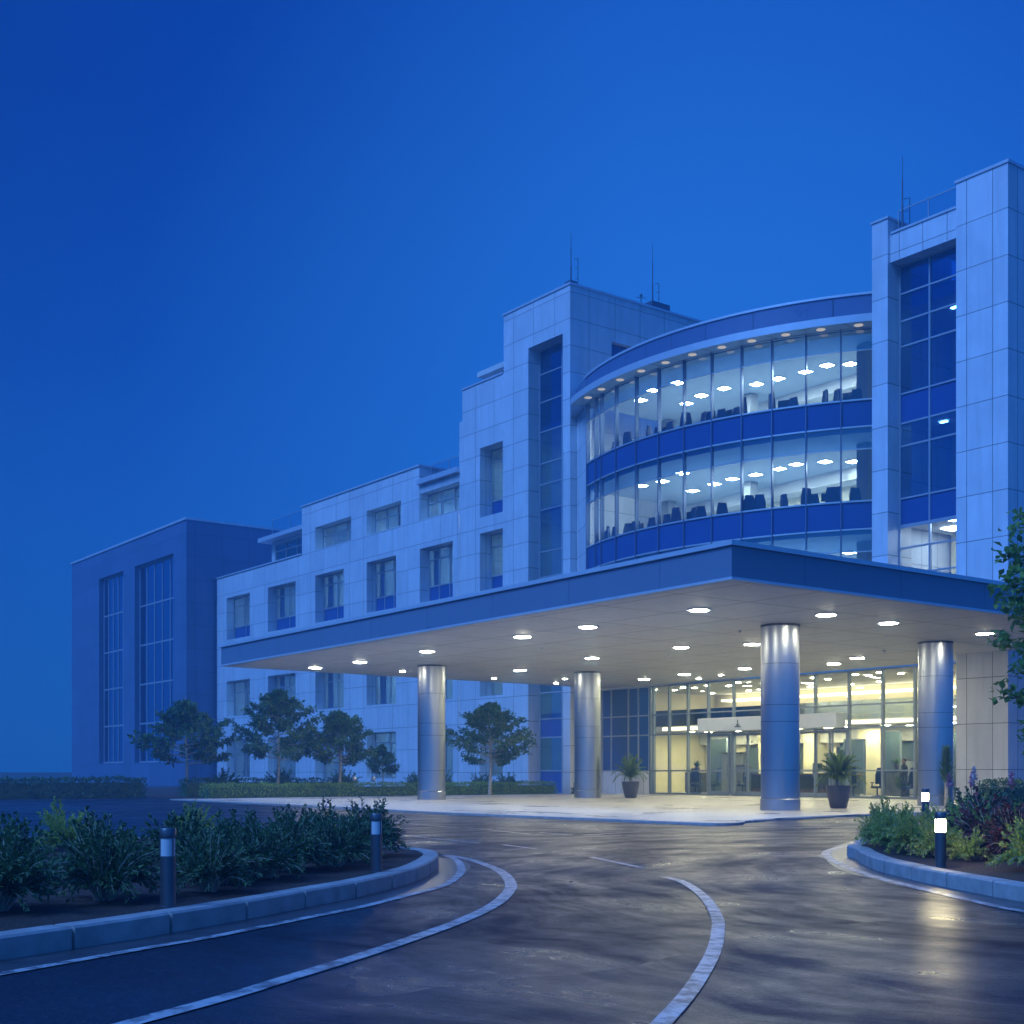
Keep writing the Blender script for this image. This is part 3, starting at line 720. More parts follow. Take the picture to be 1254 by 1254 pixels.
# monitors on the sill-side desks
mo0 = None
for z, nm, an in ((16.78,'top',(-33.5,-22.9,-12.4,1.9)),(12.33,'middle',(-30.1,-17.2,-4.4,9.1))):
    for a in an:
        x, y = A(a, RR-1.3)
        if mo0 is None:
            mb = MB(); mb.box(-.02,.02,-.3,.3,1.05,1.42); mb.box(-.03,.01,-.03,.03,.75,1.05); mb.box(-.12,.12,-.14,.14,.735,.75); mb.box(-.4,.45,-.8,.8,.7,.735); 
            for sx_ in (-.36,.4):
                for sy_ in (-.74,.74): mb.box(sx_-.025,sx_+.025,sy_-.025,sy_+.025,0,.7)
            mo0 = mb.build('computer_desk', M['screen']); o = mo0
        else: o = mo0.copy(); col.objects.link(o)
        o.location = (x,y,z); o.rotation_euler = (0,0,-R(a)+rng.uniform(-.3,.3))
        tag(o, f'dark computer desk with a monitor behind the {nm} curved glazing', 'desk', f'computer desks on the {nm} curved floor')

# --- corner tower -------------------------------------------------------------
XT = 44.4
mb = MB()
wallx(mb, XT, 27.8, 30.05, -.1, 24.35, [], .1)
mb.face([(XT,27.8,-.1),(58,27.8,-.1),(58,27.8,24.35),(XT,27.8,24.35)])
mb.face([(XT,30.05,-.1),(50,30.05,-.1),(50,30.05,24.35),(XT,30.05,24.35)][::-1])
mb.face([(XT,27.8,24.35),(58,27.8,24.35),(58,30.05,24.35),(XT,30.05,24.35)])
wallx(mb, XT, 33.28, 34.07, 6.73, 24.1, [], .1)
mb.face([(XT,34.07,6.73),(50,34.07,6.73),(50,34.07,24.1),(XT,34.07,24.1)][::-1]); mb.face([(XT,33.28,6.73),(46,33.28,6.73),(46,33.28,24.1),(XT,33.28,24.1)])
mb.face([(XT,33.28,24.1),(50,33.28,24.1),(50,34.07,24.1),(XT,34.07,24.1)])
wallx(mb, XT+.15, 30.05, 33.28, 22.3, 23.45, [], .1); mb.face([(XT+.15,30.05,22.3),(XT+.15,33.28,22.3),(46,33.28,22.3),(46,30.05,22.3)][::-1])
mb.face([(XT+.15,30.05,23.45),(58,30.05,23.45),(58,33.28,23.45),(XT+.15,33.28,23.45)])
ctower = hpart(mb, 'corner_tower', M['clad_tall'])
mb = MB(); mb.box(XT-.05, 58.05, 27.75, 30.1, 24.353, 24.47); mb.box(XT-.05, 50, 33.23, 34.12, 24.103, 24.2); mb.box(XT+.1, 50, 30.11, 33.22, 23.453, 23.55)
o = mb.build('parapet_cap', M['trim']); o.parent = ctower
window(ctower, XT+.8, 30.06, 33.27, 6.74, 11.4, [31.8], [9.4,10.5], M['glass_lit'], name='lit_window')
window(ctower, XT+.8, 30.06, 33.27, 11.405, 22.3, [31.8], [12.57,14.75,15.7,16.93,18.9,19.96,21.1], M['glass_dark'], [(11.405,12.57),(15.7,16.93)], name='strip_window')
mb = MB()
for z in (7.4, 12.0, 16.3, 20.8): mb.box(XT+.95, 49.9, 30.1, 33.9, z-.35, z+.2, 0)
mb.box(49.7, 49.9, 30.1, 33.9, 6.8, 22.2, 1)
o = mb.build('room_interior', [M['int_ceiling'], M['int_wall']]); o.parent = ctower
for z, x, y, s_ in ((11.62,46.4,31.,.8),(11.62,48.2,32.3,.8),(15.92,47.,31.,.16),(15.92,47.,32.4,.16),(20.42,46.6,31.6,.16),(20.42,48.,30.8,.16)):
    mb = MB(); mb.box(x-s_/2, x+s_/2, y-s_, y+s_, z-.03, z-.004); o = mb.build('ceiling_light', M['wing_light']); o.parent = ctower
mb = MB()
for y in (30.2,31.75,33.2): mb.box(XT+.6,XT+.64,y-.02,y+.02,23.55,24.55)
mb.box(XT+.6,XT+.64,30.2,33.2,24.52,24.56)
for y0, y1 in ((30.22,31.73),(31.77,33.18)): mb.face([(XT+.62,y1,23.58),(XT+.62,y0,23.58),(XT+.62,y0,24.52),(XT+.62,y1,24.52)], 1)
o = mb.build('roof_railing', [M['mullion'], M['glass_rail']]); o.parent = ctower
put_chair(46.3, 30.7, 7.6, .4, 'dark swivel chair at the lit base of the corner tower window', 'chairs in the corner tower', 1.1)
put_chair(46.5, 32.1, 7.6, 2.4, 'dark swivel chair at the lit base of the corner tower window', 'chairs in the corner tower', 1.1)

# --- lobby glass front -------------------------------------------------------
XL = 47.0
mb = MB()
mb.face([(58,30.05,0),(58,54.3,0),(58,54.3,6.7),(58,30.05,6.7)][::-1], 0)          # back wall
mb.face([(XL,30.06,0.02),(58,30.06,.02),(58,30.06,5.75),(XL,30.06,5.75)][::-1], 0); mb.face([(XL,54.28,.02),(58,54.28,.02),(58,54.28,5.75),(XL,54.28,5.75)], 0)
mb.face([(XL,30.06,.02),(58,30.06,.02),(58,54.28,.02),(XL,54.28,.02)], 2)
mb.face([(XL,30.06,5.74),(58,30.06,5.74),(58,54.28,5.74),(XL,54.28,5.74)][::-1], 1)
mb.box(50.6, 57.9, 30.2, 54.2, 3.45, 3.75, 1)                                        # gallery floor
for y0, y1 in ((33.2,34.2),(37.0,37.5),(41.0,42.4),(45.2,46.0),(48.6,49.2)): mb.box(54.1, 54.98, y0, y1, .03, 3.44, 0)
mb.box(55.9, 56.1, 30.2, 54.2, 3.76, 5.73, 0)
mb.box(55.0, 55.2, 30.2, 54.2, .03, 3.44, 0)
mb.box(54.5, 54.99, 30.2, 54.2, 2.75, 3.44, 1)
lobby = hpart(mb, 'lobby', [M['int_wall'], M['int_ceiling'], M['int_floor']])
ym = [33.81,35.47,37.3,39.23,40.7,42.27,44.35,46.08,47.54,48.92,50.1]
mb = MB()
ys = [30.1]+ym+[50.35]
for y in ys: mb.box(XL-.08, XL+.08, y-.05, y+.05, .02, 5.76, 0)
for z in (.06, 1.25, 3.15, 4.2, 5.72):
    for y0, y1 in zip(ys, ys[1:]):
        if 37.4 < (y0+y1)/2 < 46 and z < 3: continue
        mb.box(XL-.06, XL+.06, y0+.05, y1-.05, z-.035, z+.035, 0)
o = mb.build('curtain_wall_frame', M['lobby_frame']); o.parent = lobby; o.location = (0,0,0)
for y0, y1 in zip(ys, ys[1:]):
    mb = MB(); mb.face([(XL,y1-.05,.08),(XL,y0+.05,.08),(XL,y0+.05,5.7),(XL,y1-.05,5.7)])
    if 38 < (y0+y1)/2 < 46:
        mb = MB(); mb.face([(XL,y1-.05,3.18),(XL,y0+.05,3.18),(XL,y0+.05,5.7),(XL,y1-.05,5.7)])
    o = mb.build('glass_pane', M['glass_lobby']); o.parent = lobby
# sliding doors: leaf frames with glass under the sign band
dy = [37.42,38.35,39.23,40.6,41.5,42.3,43.46,44.62,46.05]
for i, (y0, y1) in enumerate(zip(dy, dy[1:])):
    mb = MB(); x = XL-.02 if i % 2 else XL+.05
    for y in (y0+.05, y1-.05): mb.box(x-.03, x+.03, y-.045, y+.045, .04, 3.08, 0)
    for z, h in ((.12,.1),(1.25,.05),(3.03,.06)): mb.box(x-.028, x+.028, y0+.095, y1-.095, z-h, z+h, 0)
    mb.face([(x,y1-.09,.2),(x,y0+.09,.2),(x,y0+.09,2.97),(x,y1-.09,2.97)], 1)
    mb.box(x-.08, x-.03, y0+.13, y0+.16, .95, 1.6, 0)
    o = mb.build('door', [M['lobby_frame'], M['glass_lobby']]); o.parent = lobby
mb = MB(); mb.box(XL-.75, XL-.09, 37.45, 46.15, 3.2, 3.86, 0); 
sign = mb.build('sign_band', M['trim'], bevel=.02); sign.parent = lobby
yc = 43.4; xs = XL-.77
mb = MB(); mb.box(xs, xs+.018, yc-.03, yc+.03, 3.42, 3.72); mb.box(xs, xs+.018, yc-.2, yc+.2, 3.36, 3.42); mb.box(xs, xs+.018, yc-.11, yc-.032, 3.44, 3.5); mb.box(xs, xs+.018, yc+.032, yc+.11, 3.44, 3.5)
o = mb.build('emblem', M['int_dark']); o.parent = sign
# low white wall with dark glazing above it, beside the glass front
mb = MB(); mb.box(XL-.1, XL+.15, 50.42, 54.28, .0, 1.2); o = mb.build('low_wall', M['clad_tall']); o.parent = lobby
window(lobby, XL, 50.42, 54.28, 1.2, 5.76, [51.3,52.1,53.5], [3.15,4.2], M['spandrel'], name='dark_window')
for o in list(lobby.children)+list(wing.children)+list(tower.children)+list(hall.children)+list(ctower.children): pass
# cove lights and downlights inside the lobby
for y in (32.3,34.7,36.6,38.6,41,43.2,45.3,47.6,49.6,52):
    for x, z in ((48.6,5.72),(49.9,5.72),(51.6,3.43),(53.2,3.43),(53.8,5.72)):
        mb = MB(); xx, yy = x+rng.uniform(-.3,.3), y+rng.uniform(-.4,.4); q = .22 if z < 4 else .13; mb.lathe([(q,z-.01),(q,z-.002)], 14, 0, (xx,yy)); o = mb.build('lobby_downlight', M['lobby_light']); o.parent = lobby
mb = MB(); mb.box(50.55,50.6,30.3,53.2,3.52,3.68); o = mb.build('cove_light', M['cove']); o.parent = lobby
mb = MB(); mb.box(50.62,50.66,30.3,54.2,3.76,4.65); o = mb.build('gallery_balustrade', M['glass_rail']); o.parent = lobby
mb = MB(); mb.box(55.1,55.86,31,53,5.3,5.42); o = mb.build('cove_light', M['cove']); o.parent = lobby
for y0, y1, z1 in ((31.2,32.4,2.6),(34.6,35.9,2.9),(37.8,38.6,2.3),(39.4,40.6,2.7),(43.0,44.2,2.7),(44.6,45.1,2.2),(46.6,47.8,2.9),(49.7,50.9,2.6)):
    mb = MB(); mb.box(54.9,54.98,y0,y1,.04,z1); o = mb.build('dark_doorway', M['door_teal']); o.parent = lobby

# ------------------------------------------------------------------ lobby contents
t = empty('reception_desk', (50.6,43.,.02)); tag(t, 'long dark reception counter behind the glass entrance doors', 'reception desk')
mb = MB(); mb.box(-.35,.35,-3.2,3.2,.0,1.02); mb.build('counter_front', M['int_dark'], t)
mb = MB(); mb.box(-.45,.45,-3.3,3.3,1.023,1.09); mb.build('countertop', M['wood'], t)
mb = MB(); mb.box(-.36,-.352,-3.1,3.1,.08,.32); mb.build('kick_panel', M['wood'], t)
for i, y in enumerate((40.6,42.2,43.6,45.1)):
    t = empty('monitor', (50.7,y,1.11))
    tag(t, ['dark monitor on the reception counter beside the big steel column','dark monitor on the reception counter behind the right entrance door','dark monitor on the reception counter between two door leaves','dark monitor at the far end of the reception counter'][i], 'monitor', 'monitors on the reception counter')
    mb = MB(); mb.box(-.02,.02,-.28,.28,.12,.5); mb.build('screen', M['screen'], t)
    mb = MB(); mb.box(-.015,.015,-.03,.03,.01,.14); mb.box(-.1,.1,-.12,.12,0,.012); mb.build('stand', M['screen'], t)
def table(x, y, rz, label):
    t = empty('waiting_table', (x,y,.02), rz); tag(t, label, 'table')
    mb = MB(); mb.box(-.5,.5,-.9,.9,.68,.74); mb.build('tabletop', M['wood'], t, bevel=.01)
    for sx_ in (-.42,.42):
        for sy_ in (-.8,.8): mb = MB(); mb.box(sx_-.03,sx_+.03,sy_-.03,sy_+.03,0,.68); mb.build('leg', M['int_dark'], t)
table(49.3, 34.7, .1, 'brown wooden table in the lobby behind the glass beside the steel column')
for x, y, rz, l in ((48.5,34.2,.3,'dark lobby chair on the glass side of the wooden table'),(48.4,35.2,0,'dark lobby chair near the person at the wooden table'),(50.2,34.3,PI,'dark lobby chair behind the wooden table'),(50.3,35.2,2.9,'dark lobby chair behind the wooden table near the mullion')):
    put_chair(x, y, .02, rz+PI/2, l, 'lobby chairs round the wooden table')
for i, (x, y, rz) in enumerate(((48.6,37.0,1.2),(48.7,38.4,.3),(48.5,47.2,2.),(48.6,48.6,.6),(49.6,46.2,1.6))):
    put_chair(x, y, .02, rz, ['dark chair in the lobby behind the large potted palm','dark chair in the lobby right of the entrance doors','dark chair in the lobby beside the sign band end','dark chair behind the lobby glass near the low white wall','dark chair in the lobby left of the reception counter'][i], 'single lobby chairs')
for i, (y, z0, z1, wd) in enumerate(((34.9,1.35,2.5,.4),(34.1,1.3,2.0,.3),(43.9,1.6,2.5,.55),(48.0,1.5,1.95,.3))):
    t = empty('wall_picture', (54.08 if y == 34.1 else 54.98, y, z0))
    tag(t, ['tall dark framed board on the lobby back wall behind the person','small dark framed board on the lobby wall by the steel column','dark framed board on the lobby wall seen through the entrance door','small dark framed board on the lobby wall near the glass corner'][i], 'framed board')
    mb = MB(); mb.box(-.02,.0,-wd,wd,0,z1-z0); mb.build('board', M['screen'], t)
    mb = MB()
    for a, b, c, d in ((-wd-.04,-wd,-.04,z1-z0+.04),(wd,wd+.04,-.04,z1-z0+.04),(-wd,wd,-.04,0),(-wd,wd,z1-z0,z1-z0+.04)): mb.box(-.03,.0,a,b,c,d)
    mb.build('frame', M['int_grey'], t)

k = 0
CAB = [(49.4,39.6,.5,1.15,'dark sideboard in the lobby between the steel column and the potted palm'),(49.9,36.9,.45,1.2,'dark cabinet behind the potted palm in the lobby'),(51.5,34.0,.6,1.05,'low dark cabinet behind the wooden table'),
       (52.8,38.4,.7,1.75,'tall dark cabinet against the lobby back wall'),(52.6,36.0,.55,2.0,'tall dark display case deep in the lobby behind the person'),(49.3,49.3,.6,1.1,'dark cabinet at the lobby corner by the low white wall'),
       (50.8,47.5,.55,1.5,'mid height dark cabinet behind the far lobby panes'),(52.0,49.0,.8,2.2,'tall dark shelf unit at the far end of the lobby'),(53.0,33.6,.4,1.9,'narrow tall dark case beside the lobby wall board')]
for x, y, hw, h, l in CAB:
    t = empty('cabinet', (x,y,.02)); tag(t, l, 'cabinet')
    mb = MB(); mb.box(-.22,.22,-hw,hw,.06,h); mb.build('carcass', M['int_dark'], t, bevel=.01)
    mb = MB(); mb.box(-.26,.26,-hw-.03,hw+.03,h+.003,h+.035); mb.build('top', M['wood'], t)
    mb = MB(); mb.box(-.243,-.223,-hw+.03,-.01,.1,h-.05); mb.box(-.243,-.223,.01,hw-.03,.1,h-.05); mb.build('door', M['int_grey'], t)
for x, y, hw, h, l in [(52.6,50.9,.7,3.0,'tall teal grey partition at the lobby end by the dark window'),(53.4,47.2,.9,2.9,'tall teal grey partition behind the far lobby panes'),(53.2,41.9,.6,2.8,'tall teal grey partition behind the reception counter by the steel column'),(52.4,39.0,.45,3.1,'narrow teal grey partition right of the steel column'),(53.3,37.1,.8,2.6,'wide teal grey partition behind the large potted palm'),(52.2,34.9,.5,3.0,'narrow teal grey partition behind the lobby table')]:
    t = empty('room_divider', (x,y,.02)); tag(t, l, 'room divider')
    mb = MB(); mb.box(-.05,.05,-hw,hw,.06,h); mb.build('panel', M['door_teal'], t)
    mb = MB(); mb.box(-.07,.07,-hw-.05,-hw-.002,0,h+.05); mb.box(-.07,.07,hw+.002,hw+.05,0,h+.05); mb.box(-.07,.07,-hw,hw,h+.003,h+.05); mb.build('frame', M['lobby_frame'], t)
def house_plant(x, y, z, s_, label, seed):
    t = empty('house_plant', (x,y,z)); tag(t, label, 'house plant'); r_ = random.Random(seed)
    mb = MB(); mb.lathe([(.10,0),(.16,.26),(.15,.28),(.13,.24)], 16); mb.build('pot', M['pot'], t, smooth=40)
    mb = MB()
    for q in range(80):
        az = r_.uniform(0,6.28); e = r_.uniform(.1,1.3); leaf(mb, Vector((0,0,.25)), Vector((math.cos(az)*e,math.sin(az)*e,1.)), Vector((0,0,1)), r_.uniform(.3,.75)*s_, .07, 0, .15)
    mb.build('foliage', M['leaf_dark'], t)
for a in ((50.7,41.3,1.11,.6,'small leafy plant on the reception counter by the steel column',1),(50.7,44.4,1.11,.5,'small leafy plant on the reception counter behind the doors',2),(49.0,35.9,.02,1.6,'tall leafy plant standing in the lobby beside the person',3),(51.3,33.2,.02,1.8,'tall leafy plant in the lobby beside the right column',4),(49.9,36.9,1.26,.6,'leafy plant on the dark cabinet behind the palm',5),(49.3,49.2,1.16,.6,'leafy plant on the cabinet at the lobby corner',6)): house_plant(*a)

def person(loc, rz, label, arm=0.):
    t = empty('person', loc, rz); tag(t, label, 'person')
    J = dict(p=(0,0,.95), s=(0,0,1.15), c=(0,0,1.36), n=(0,0,1.5), h0=(.01,0,1.58), h1=(.02,0,1.70), h2=(.0,0,1.78),
             sl=(0,.18,1.42), el=(-.03,.25,1.14), wl=(.12+arm*.2,.22,.94+arm*.25), hl=(.2+arm*.2,.21,.9+arm*.28),
             sr=(0,-.18,1.42), er=(-.03,-.25,1.14), wr=(.1,-.23,.92), hr=(.16,-.22,.85),
             ll=(0,.1,.9), kl=(.03,.11,.5), al=(-.02,.11,.09), tl=(.16,.13,.04), lr=(0,-.1,.9), kr=(.02,-.11,.5), ar=(-.04,-.11,.09), tr=(.14,-.13,.04))
    rad = dict(p=.15,s=.14,c=.16,n=.055,h0=.07,h1=.095,h2=.06,sl=.07,el=.05,wl=.035,hl=.035,sr=.07,er=.05,wr=.035,hr=.035,ll=.09,kl=.06,al=.045,tl=.035,lr=.09,kr=.06,ar=.045,tr=.035)
    E_ = [('p','s'),('s','c'),('c','n'),('n','h0'),('h0','h1'),('h1','h2'),('c','sl'),('sl','el'),('el','wl'),('wl','hl'),('c','sr'),('sr','er'),('er','wr'),('wr','hr'),('p','ll'),('ll','kl'),('kl','al'),('al','tl'),('p','lr'),('lr','kr'),('kr','ar'),('ar','tr')]
    ks = list(J); me = bpy.data.meshes.new('body'); me.from_pydata([J[k] for k in ks], [(ks.index(a), ks.index(b)) for a, b in E_], [])
    me.materials.append(M['cloth'])
    o = bpy.data.objects.new('body', me); col.objects.link(o); o.parent = t
    o.modifiers.new('skin', 'SKIN')
    if not me.skin_vertices: bpy.context.view_layer.objects.active = o
    sv = me.skin_vertices[0].data if me.skin_vertices else None
    if sv is not None:
        for i, k in enumerate(ks): sv[i].radius = (rad[k], rad[k]*(.75 if k in 'psc' else 1.)); sv[i].use_root = (k == 'p')
    ss = o.modifiers.new('smooth', 'SUBSURF'); ss.levels = 2; ss.render_levels = 2
    mb = MB(); mb.lathe([(.02,1.52),(.075,1.56),(.088,1.64),(.08,1.72),(.04,1.76)], 14); 
    hd = mb.build('face', M['skin'], t, smooth=60); hd.location = (.035,0,0)
    mb = MB(); mb.lathe([(.09,1.66),(.104,1.71),(.09,1.77),(.05,1.81),(.01,1.82)], 14); mb.build('hair', M['hair'], t, smooth=60)
    mb = MB(); mb.box(.108,.132,-.012,.012,1.635,1.68); mb.build('nose', M['skin'], t)
    return t
person((48.9,35.75,.02), 2.6, 'person in dark clothes standing by the wooden table behind the lobby glass', .6)
person((51.6,36.75,.02), 3.4, 'person in dark clothes standing deeper in the lobby near the palm', .0)

# ------------------------------------------------------------------ entrance canopy
can = empty('entrance_canopy', (22.7,21.5,0)); tag(can, 'wide flat entrance canopy with dark fascia and pale lit soffit on steel columns', 'canopy')
def cpart(mb, name, mats, **k):
    o = mb.build(name, mats, **k); o.parent = can; o.location = (-22.7,-21.5,0); return o
OUT = [(22.7,21.5),(44.34,21.5),(44.34,30.12),(46.88,30.12),(46.88,54.0),(22.7,54.0)]
FL, FR_, BK = (23.6,52.6), (22.7,21.5), (46.9,53.85)          # far outer, near outer and rear corners
def inset(d):  # outer edge moved inwards by d
    return [(22.7+d,21.5+d), (23.6+d*1.03,52.6-d)]
mb = MB(); a, b = inset(.05); mb.prism([a,(44.3,21.55),(44.3,30.16),(46.86,30.16),(46.86,53.8),b], 5.79, 6.2, 0); cpart(mb, 'soffit', M['soffit'])
def strip(mb, o_, w_, z0, z1):
    (ax,ay),(bx,by) = inset(o_); (cx,cy),(dx,dy) = inset(o_+w_)
    mb.prism([(ax,ay),(cx,cy),(dx,dy),(bx,by)], z0, z1)
    mb.prism([(ax,ay),(44.34,ay),(44.34,cy),(cx,cy)], z0, z1)
    mb.prism([(bx,by),(44.6,53.75-o_),(44.6,53.75-o_-w_),(dx,dy)], z0, z1)
mb = MB(); strip(mb, -.02, .22, 5.87, 6.62); cpart(mb, 'fascia', M['fascia'])
mb = MB(); strip(mb, -.09, .3, 6.623, 6.74); strip(mb, -.05, .2, 5.8, 5.867); cpart(mb, 'edge_trim', M['trim'])
mb = MB(); a, b = inset(.2); mb.prism([a,(44.33,21.7),(44.33,30.1),(46.9,30.1),(46.9,53.55),b], 6.25, 6.66); cpart(mb, 'roof_deck', M['int_grey'])
for (x, y) in ((30.9,27.2),(39.4,27.5),(38.4,45.4),(30.6,46.6)):
    mb = MB(); r = .6
    prof = [(r+.02,0.001),(r+.02,.34),(r,.36)]
    mb.lathe(prof, 48, 0, (0,0))
    for za, zb in ((.37,1.24),(1.255,2.75),(2.765,3.27),(3.285,4.55),(4.565,5.78)): mb.lathe([(r,za),(r,zb)], 64, 0)
    o = mb.build('column', M['steel'], smooth=40); o.parent = can; o.location = (x-22.7,y-21.5,0)
    mb = MB(); mb.lathe([(r-.008,.355),(r-.008,5.789)], 48); q = mb.build('joint_core', M['steel_joint'], smooth=40); q.parent = o
    mb = MB(); mb.lathe([(r+.012,5.72),(r+.012,5.786)], 48); q = mb.build('collar', M['steel_joint'], smooth=40); q.parent = o
dl = None
big = [((26.04,25.91),'beside the outer corner of the canopy'),((26.3,31.07),'second along the long canopy edge'),((26.43,34.65),'third along the long canopy edge'),((26.75,41.04),'fourth along the long canopy edge, before the slim far column'),((27.09,46.66),'fifth along the long canopy edge'),((27.,50.4),'at the far end of the long canopy edge'),
       ((29.81,24.49),'on the short canopy side right of the big column'),((32.97,24.69),'midway along the short canopy side'),((38.04,24.66),'near the tree at the short canopy side'),
       ((33.34,34.1),'in the middle of the canopy'),((34.52,31.7),'just left of the big column'),((33.57,39.41),'above the second far column'),((35.02,46.08),'deep at the dim end of the canopy'),
       ((42.1,33.02),'over the potted palm near the glass'),((43.51,35.35),'over the glass front right of the big column'),((42.42,39.39),'over the entrance doors'),((42.63,43.38),'before the sign band'),((43.29,46.85),'over the smaller potted palm')]
for (x, y), wh in big:
    if dl is None:
        t = empty('downlight'); mb = MB()
        mb.lathe([(.36,-.004),(.36,-.035),(.27,-.035),(.27,-.012)], 28); mb.build('trim_ring', M['trim'], t, smooth=40)
        mb = MB(); mb.lathe([(.22,-.052),(.262,-.046),(.268,-.034)], 28); mb.build('lens', M['downlight'], t); dl = t
    else: t = copy_tree(dl)
    t.location = (x,y,5.79); tag(t, 'round lit downlight '+wh, 'downlight', 'recessed downlights in the canopy soffit')
sm0 = None
for x, y in ((44.3,42.66),(45.2,45.),(31.16,49.85),(41.64,51.73),(37.04,50.85),(40.,49.)):
    if sm0 is None:
        t = empty('spotlight'); mb = MB(); mb.lathe([(.17,-.003),(.17,-.025),(.12,-.025)], 18); mb.build('trim_ring', M['trim'], t, smooth=40)
        mb = MB(); mb.lathe([(.09,-.05),(.118,-.03)], 18); mb.build('lens', M['downlight'], t); sm0 = t
    else: t = copy_tree(sm0)
    t.location = (x,y,5.79); tag(t, 'small round spotlight near the rear edge of the canopy soffit', 'spotlight', 'small spotlights in the canopy soffit')
sp0 = None
for x, y in ((35,36.5),(35.6,37.2),(36.5,35.),(31,29.),(36,27.),(40.5,30.5),(41,38),(29.5,37.5)):
    if sp0 is None:
        mb = MB(); mb.lathe([(.05,-.002),(.05,-.03),(.02,-.05),(.02,-.08),(.045,-.085)], 10); sp0 = mb.build('sprinkler', M['trim'], smooth=40); o = sp0
    else: o = sp0.copy(); col.objects.link(o)
    o.location = (x,y,5.79); tag(o, 'tiny pale sprinkler head under the canopy soffit', 'sprinkler', 'sprinkler heads in the canopy soffit')

# ------------------------------------------------------------------ far block
far = empty('far_building', (42.2,101,0)); tag(far, 'dim square block with tall strip windows beyond the office wing', 'building')
mb = MB(); fh = [(103.8,112.7,2,19.6),(115.5,122,2,19.6)]
wallx(mb, 42.2, 101.02, 130, -.1, 22, fh, .5)
mb.face([(42.2,101.02,-.1),(64,101.02,-.1),(64,101.02,22),(42.2,101.02,22)]); mb.face([(42.2,130,-.1),(64,130,-.1),(64,130,22),(42.2,130,22)][::-1]); mb.face([(42.2,101.02,22),(64,101.02,22),(64,130,22),(42.2,130,22)])
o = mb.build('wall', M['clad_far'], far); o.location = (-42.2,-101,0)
for a, b, c, d in fh:
    n = 5; q = window(far, 42.7, a, b, c, d, [a+(b-a)*i/n for i in range(1,n)], [5.5,9,12.5,16], M['glass_dark'], fr=.14); q.location = (-42.2,-101,0)
mb = MB(); mb.box(42.1,64.1,100.96,130.1,22.003,22.2); o = mb.build('parapet_cap', M['trim'], far); o.location = (-42.2,-101,0)
mb = MB(); mb.box(43.3,44,102,125,0,21.8); o = mb.build('room_interior', M['int_dark'], far); o.location = (-42.2,-101,0)

# ------------------------------------------------------------------ roof antennas
def antenna(x, y, z, h, label, box=False, arm=False):
    t = empty('antenna', (x,y,z)); tag(t, label, 'antenna', 'roof antennas')
    mb = MB(); mb.tube([(0,0,0),(0,0,h*.35),(0,0,h*.36),(0,0,h*.7),(0,0,h*.71),(0,0,h)], [.05,.045,.034,.03,.018,.012], 8); mb.build('mast', M['antenna'], t, smooth=40)
    mb = MB(); mb.box(-.25,.25,-.25,.25,0,.16); 
    if box: mb.box(-.3,1.1,-.3,.3,.0,.35)
    mb.build('base', M['antenna'], t)
    if arm:
        mb = MB(); mb.tube([(.5,.0,0),(.5,0,1.6),(.5,.3,1.65)], .02, 6); mb.tube([(.5,0,.5),(.5,.25,.5)], .015, 6); mb.tube([(.5,0,1.1),(.5,.25,1.1)], .015, 6); mb.build('whip', M['antenna'], t)
antenna(45., 54.6, 27.93, 2.9, 'thin antenna mast on the roof corner of the tower left of the curved hall', arm=True)
antenna(51.1, 54.6, 27.93, 3.8, 'taller antenna mast with a base box on the roof edge above the curved hall', True, True)
antenna(45.0, 33.0, 23.55, 3.2, 'thin antenna mast behind the slim pier of the corner tower', arm=True)
t = empty('roof_sensor', (50.2,54.6,27.93)); tag(t, 'small cross-armed weather sensor on the roof beside the taller antenna', 'sensor')
mb = MB(); mb.tube([(0,0,0),(0,0,.55)], .025, 6); mb.build('post', M['antenna'], t)
mb = MB(); mb.tube([(-.25,0,.4),(.25,0,.5)], .02, 6); mb.tube([(-.18,.2,.5),(.2,-.2,.42)], .02, 6); mb.lathe([(.07,.52),(.09,.6),(.03,.66)], 8); mb.build('arms', M['antenna'], t)

# ------------------------------------------------------------------ planting
def shrub_mesh(seed, rad=.5, hgt=.55, sprigs=70, leaflets=26, ll=.075, lw=.026, droop=.35, m=0):
    r_ = random.Random(seed); mb = MB()
    for s_ in range(sprigs):
        az = r_.uniform(0,2*PI); el = math.acos(r_.uniform(.0,1.))    # from straight up to level
        out = Vector((math.cos(az)*math.sin(el), math.sin(az)*math.sin(el), math.cos(el)))
        L_ = 1*(.75+.4*r_.random()); base = Vector((math.cos(az),math.sin(az),0))*rad*.15*r_.random()
        tip = Vector((out.x*rad*L_, out.y*rad*L_, .06+out.z*hgt*L_)); 
        lump = 1+.22*noise.noise(Vector((out.x*2+seed,out.y*2,out.z*2)))
        tip *= lump
        def P(t): q = base.lerp(tip, t); q.z += (.10*math.sin(t*PI) - droop*.12*t*t)*hgt*2*(el/1.57); return q
        pts = [P(k/4) for k in range(5)]
        mb.tube(pts, [.006,.005,.004,.003,.002], 3, 1, False)
        for k in range(leaflets):
            t = .25+.75*(k/leaflets); p = P(t); d0 = (P(min(1,t+.05))-P(t-.05)).normalized()
            side = d0.cross(rv(r_)).normalized()
            leaf(mb, p, d0*.75+side*.8, Vector((0,0,1))+rv(r_)*.5, ll*(1.15-.45*t)*r_.uniform(.8,1.25), lw*r_.uniform(.8,1.3), m)
    return mb
protos = {}
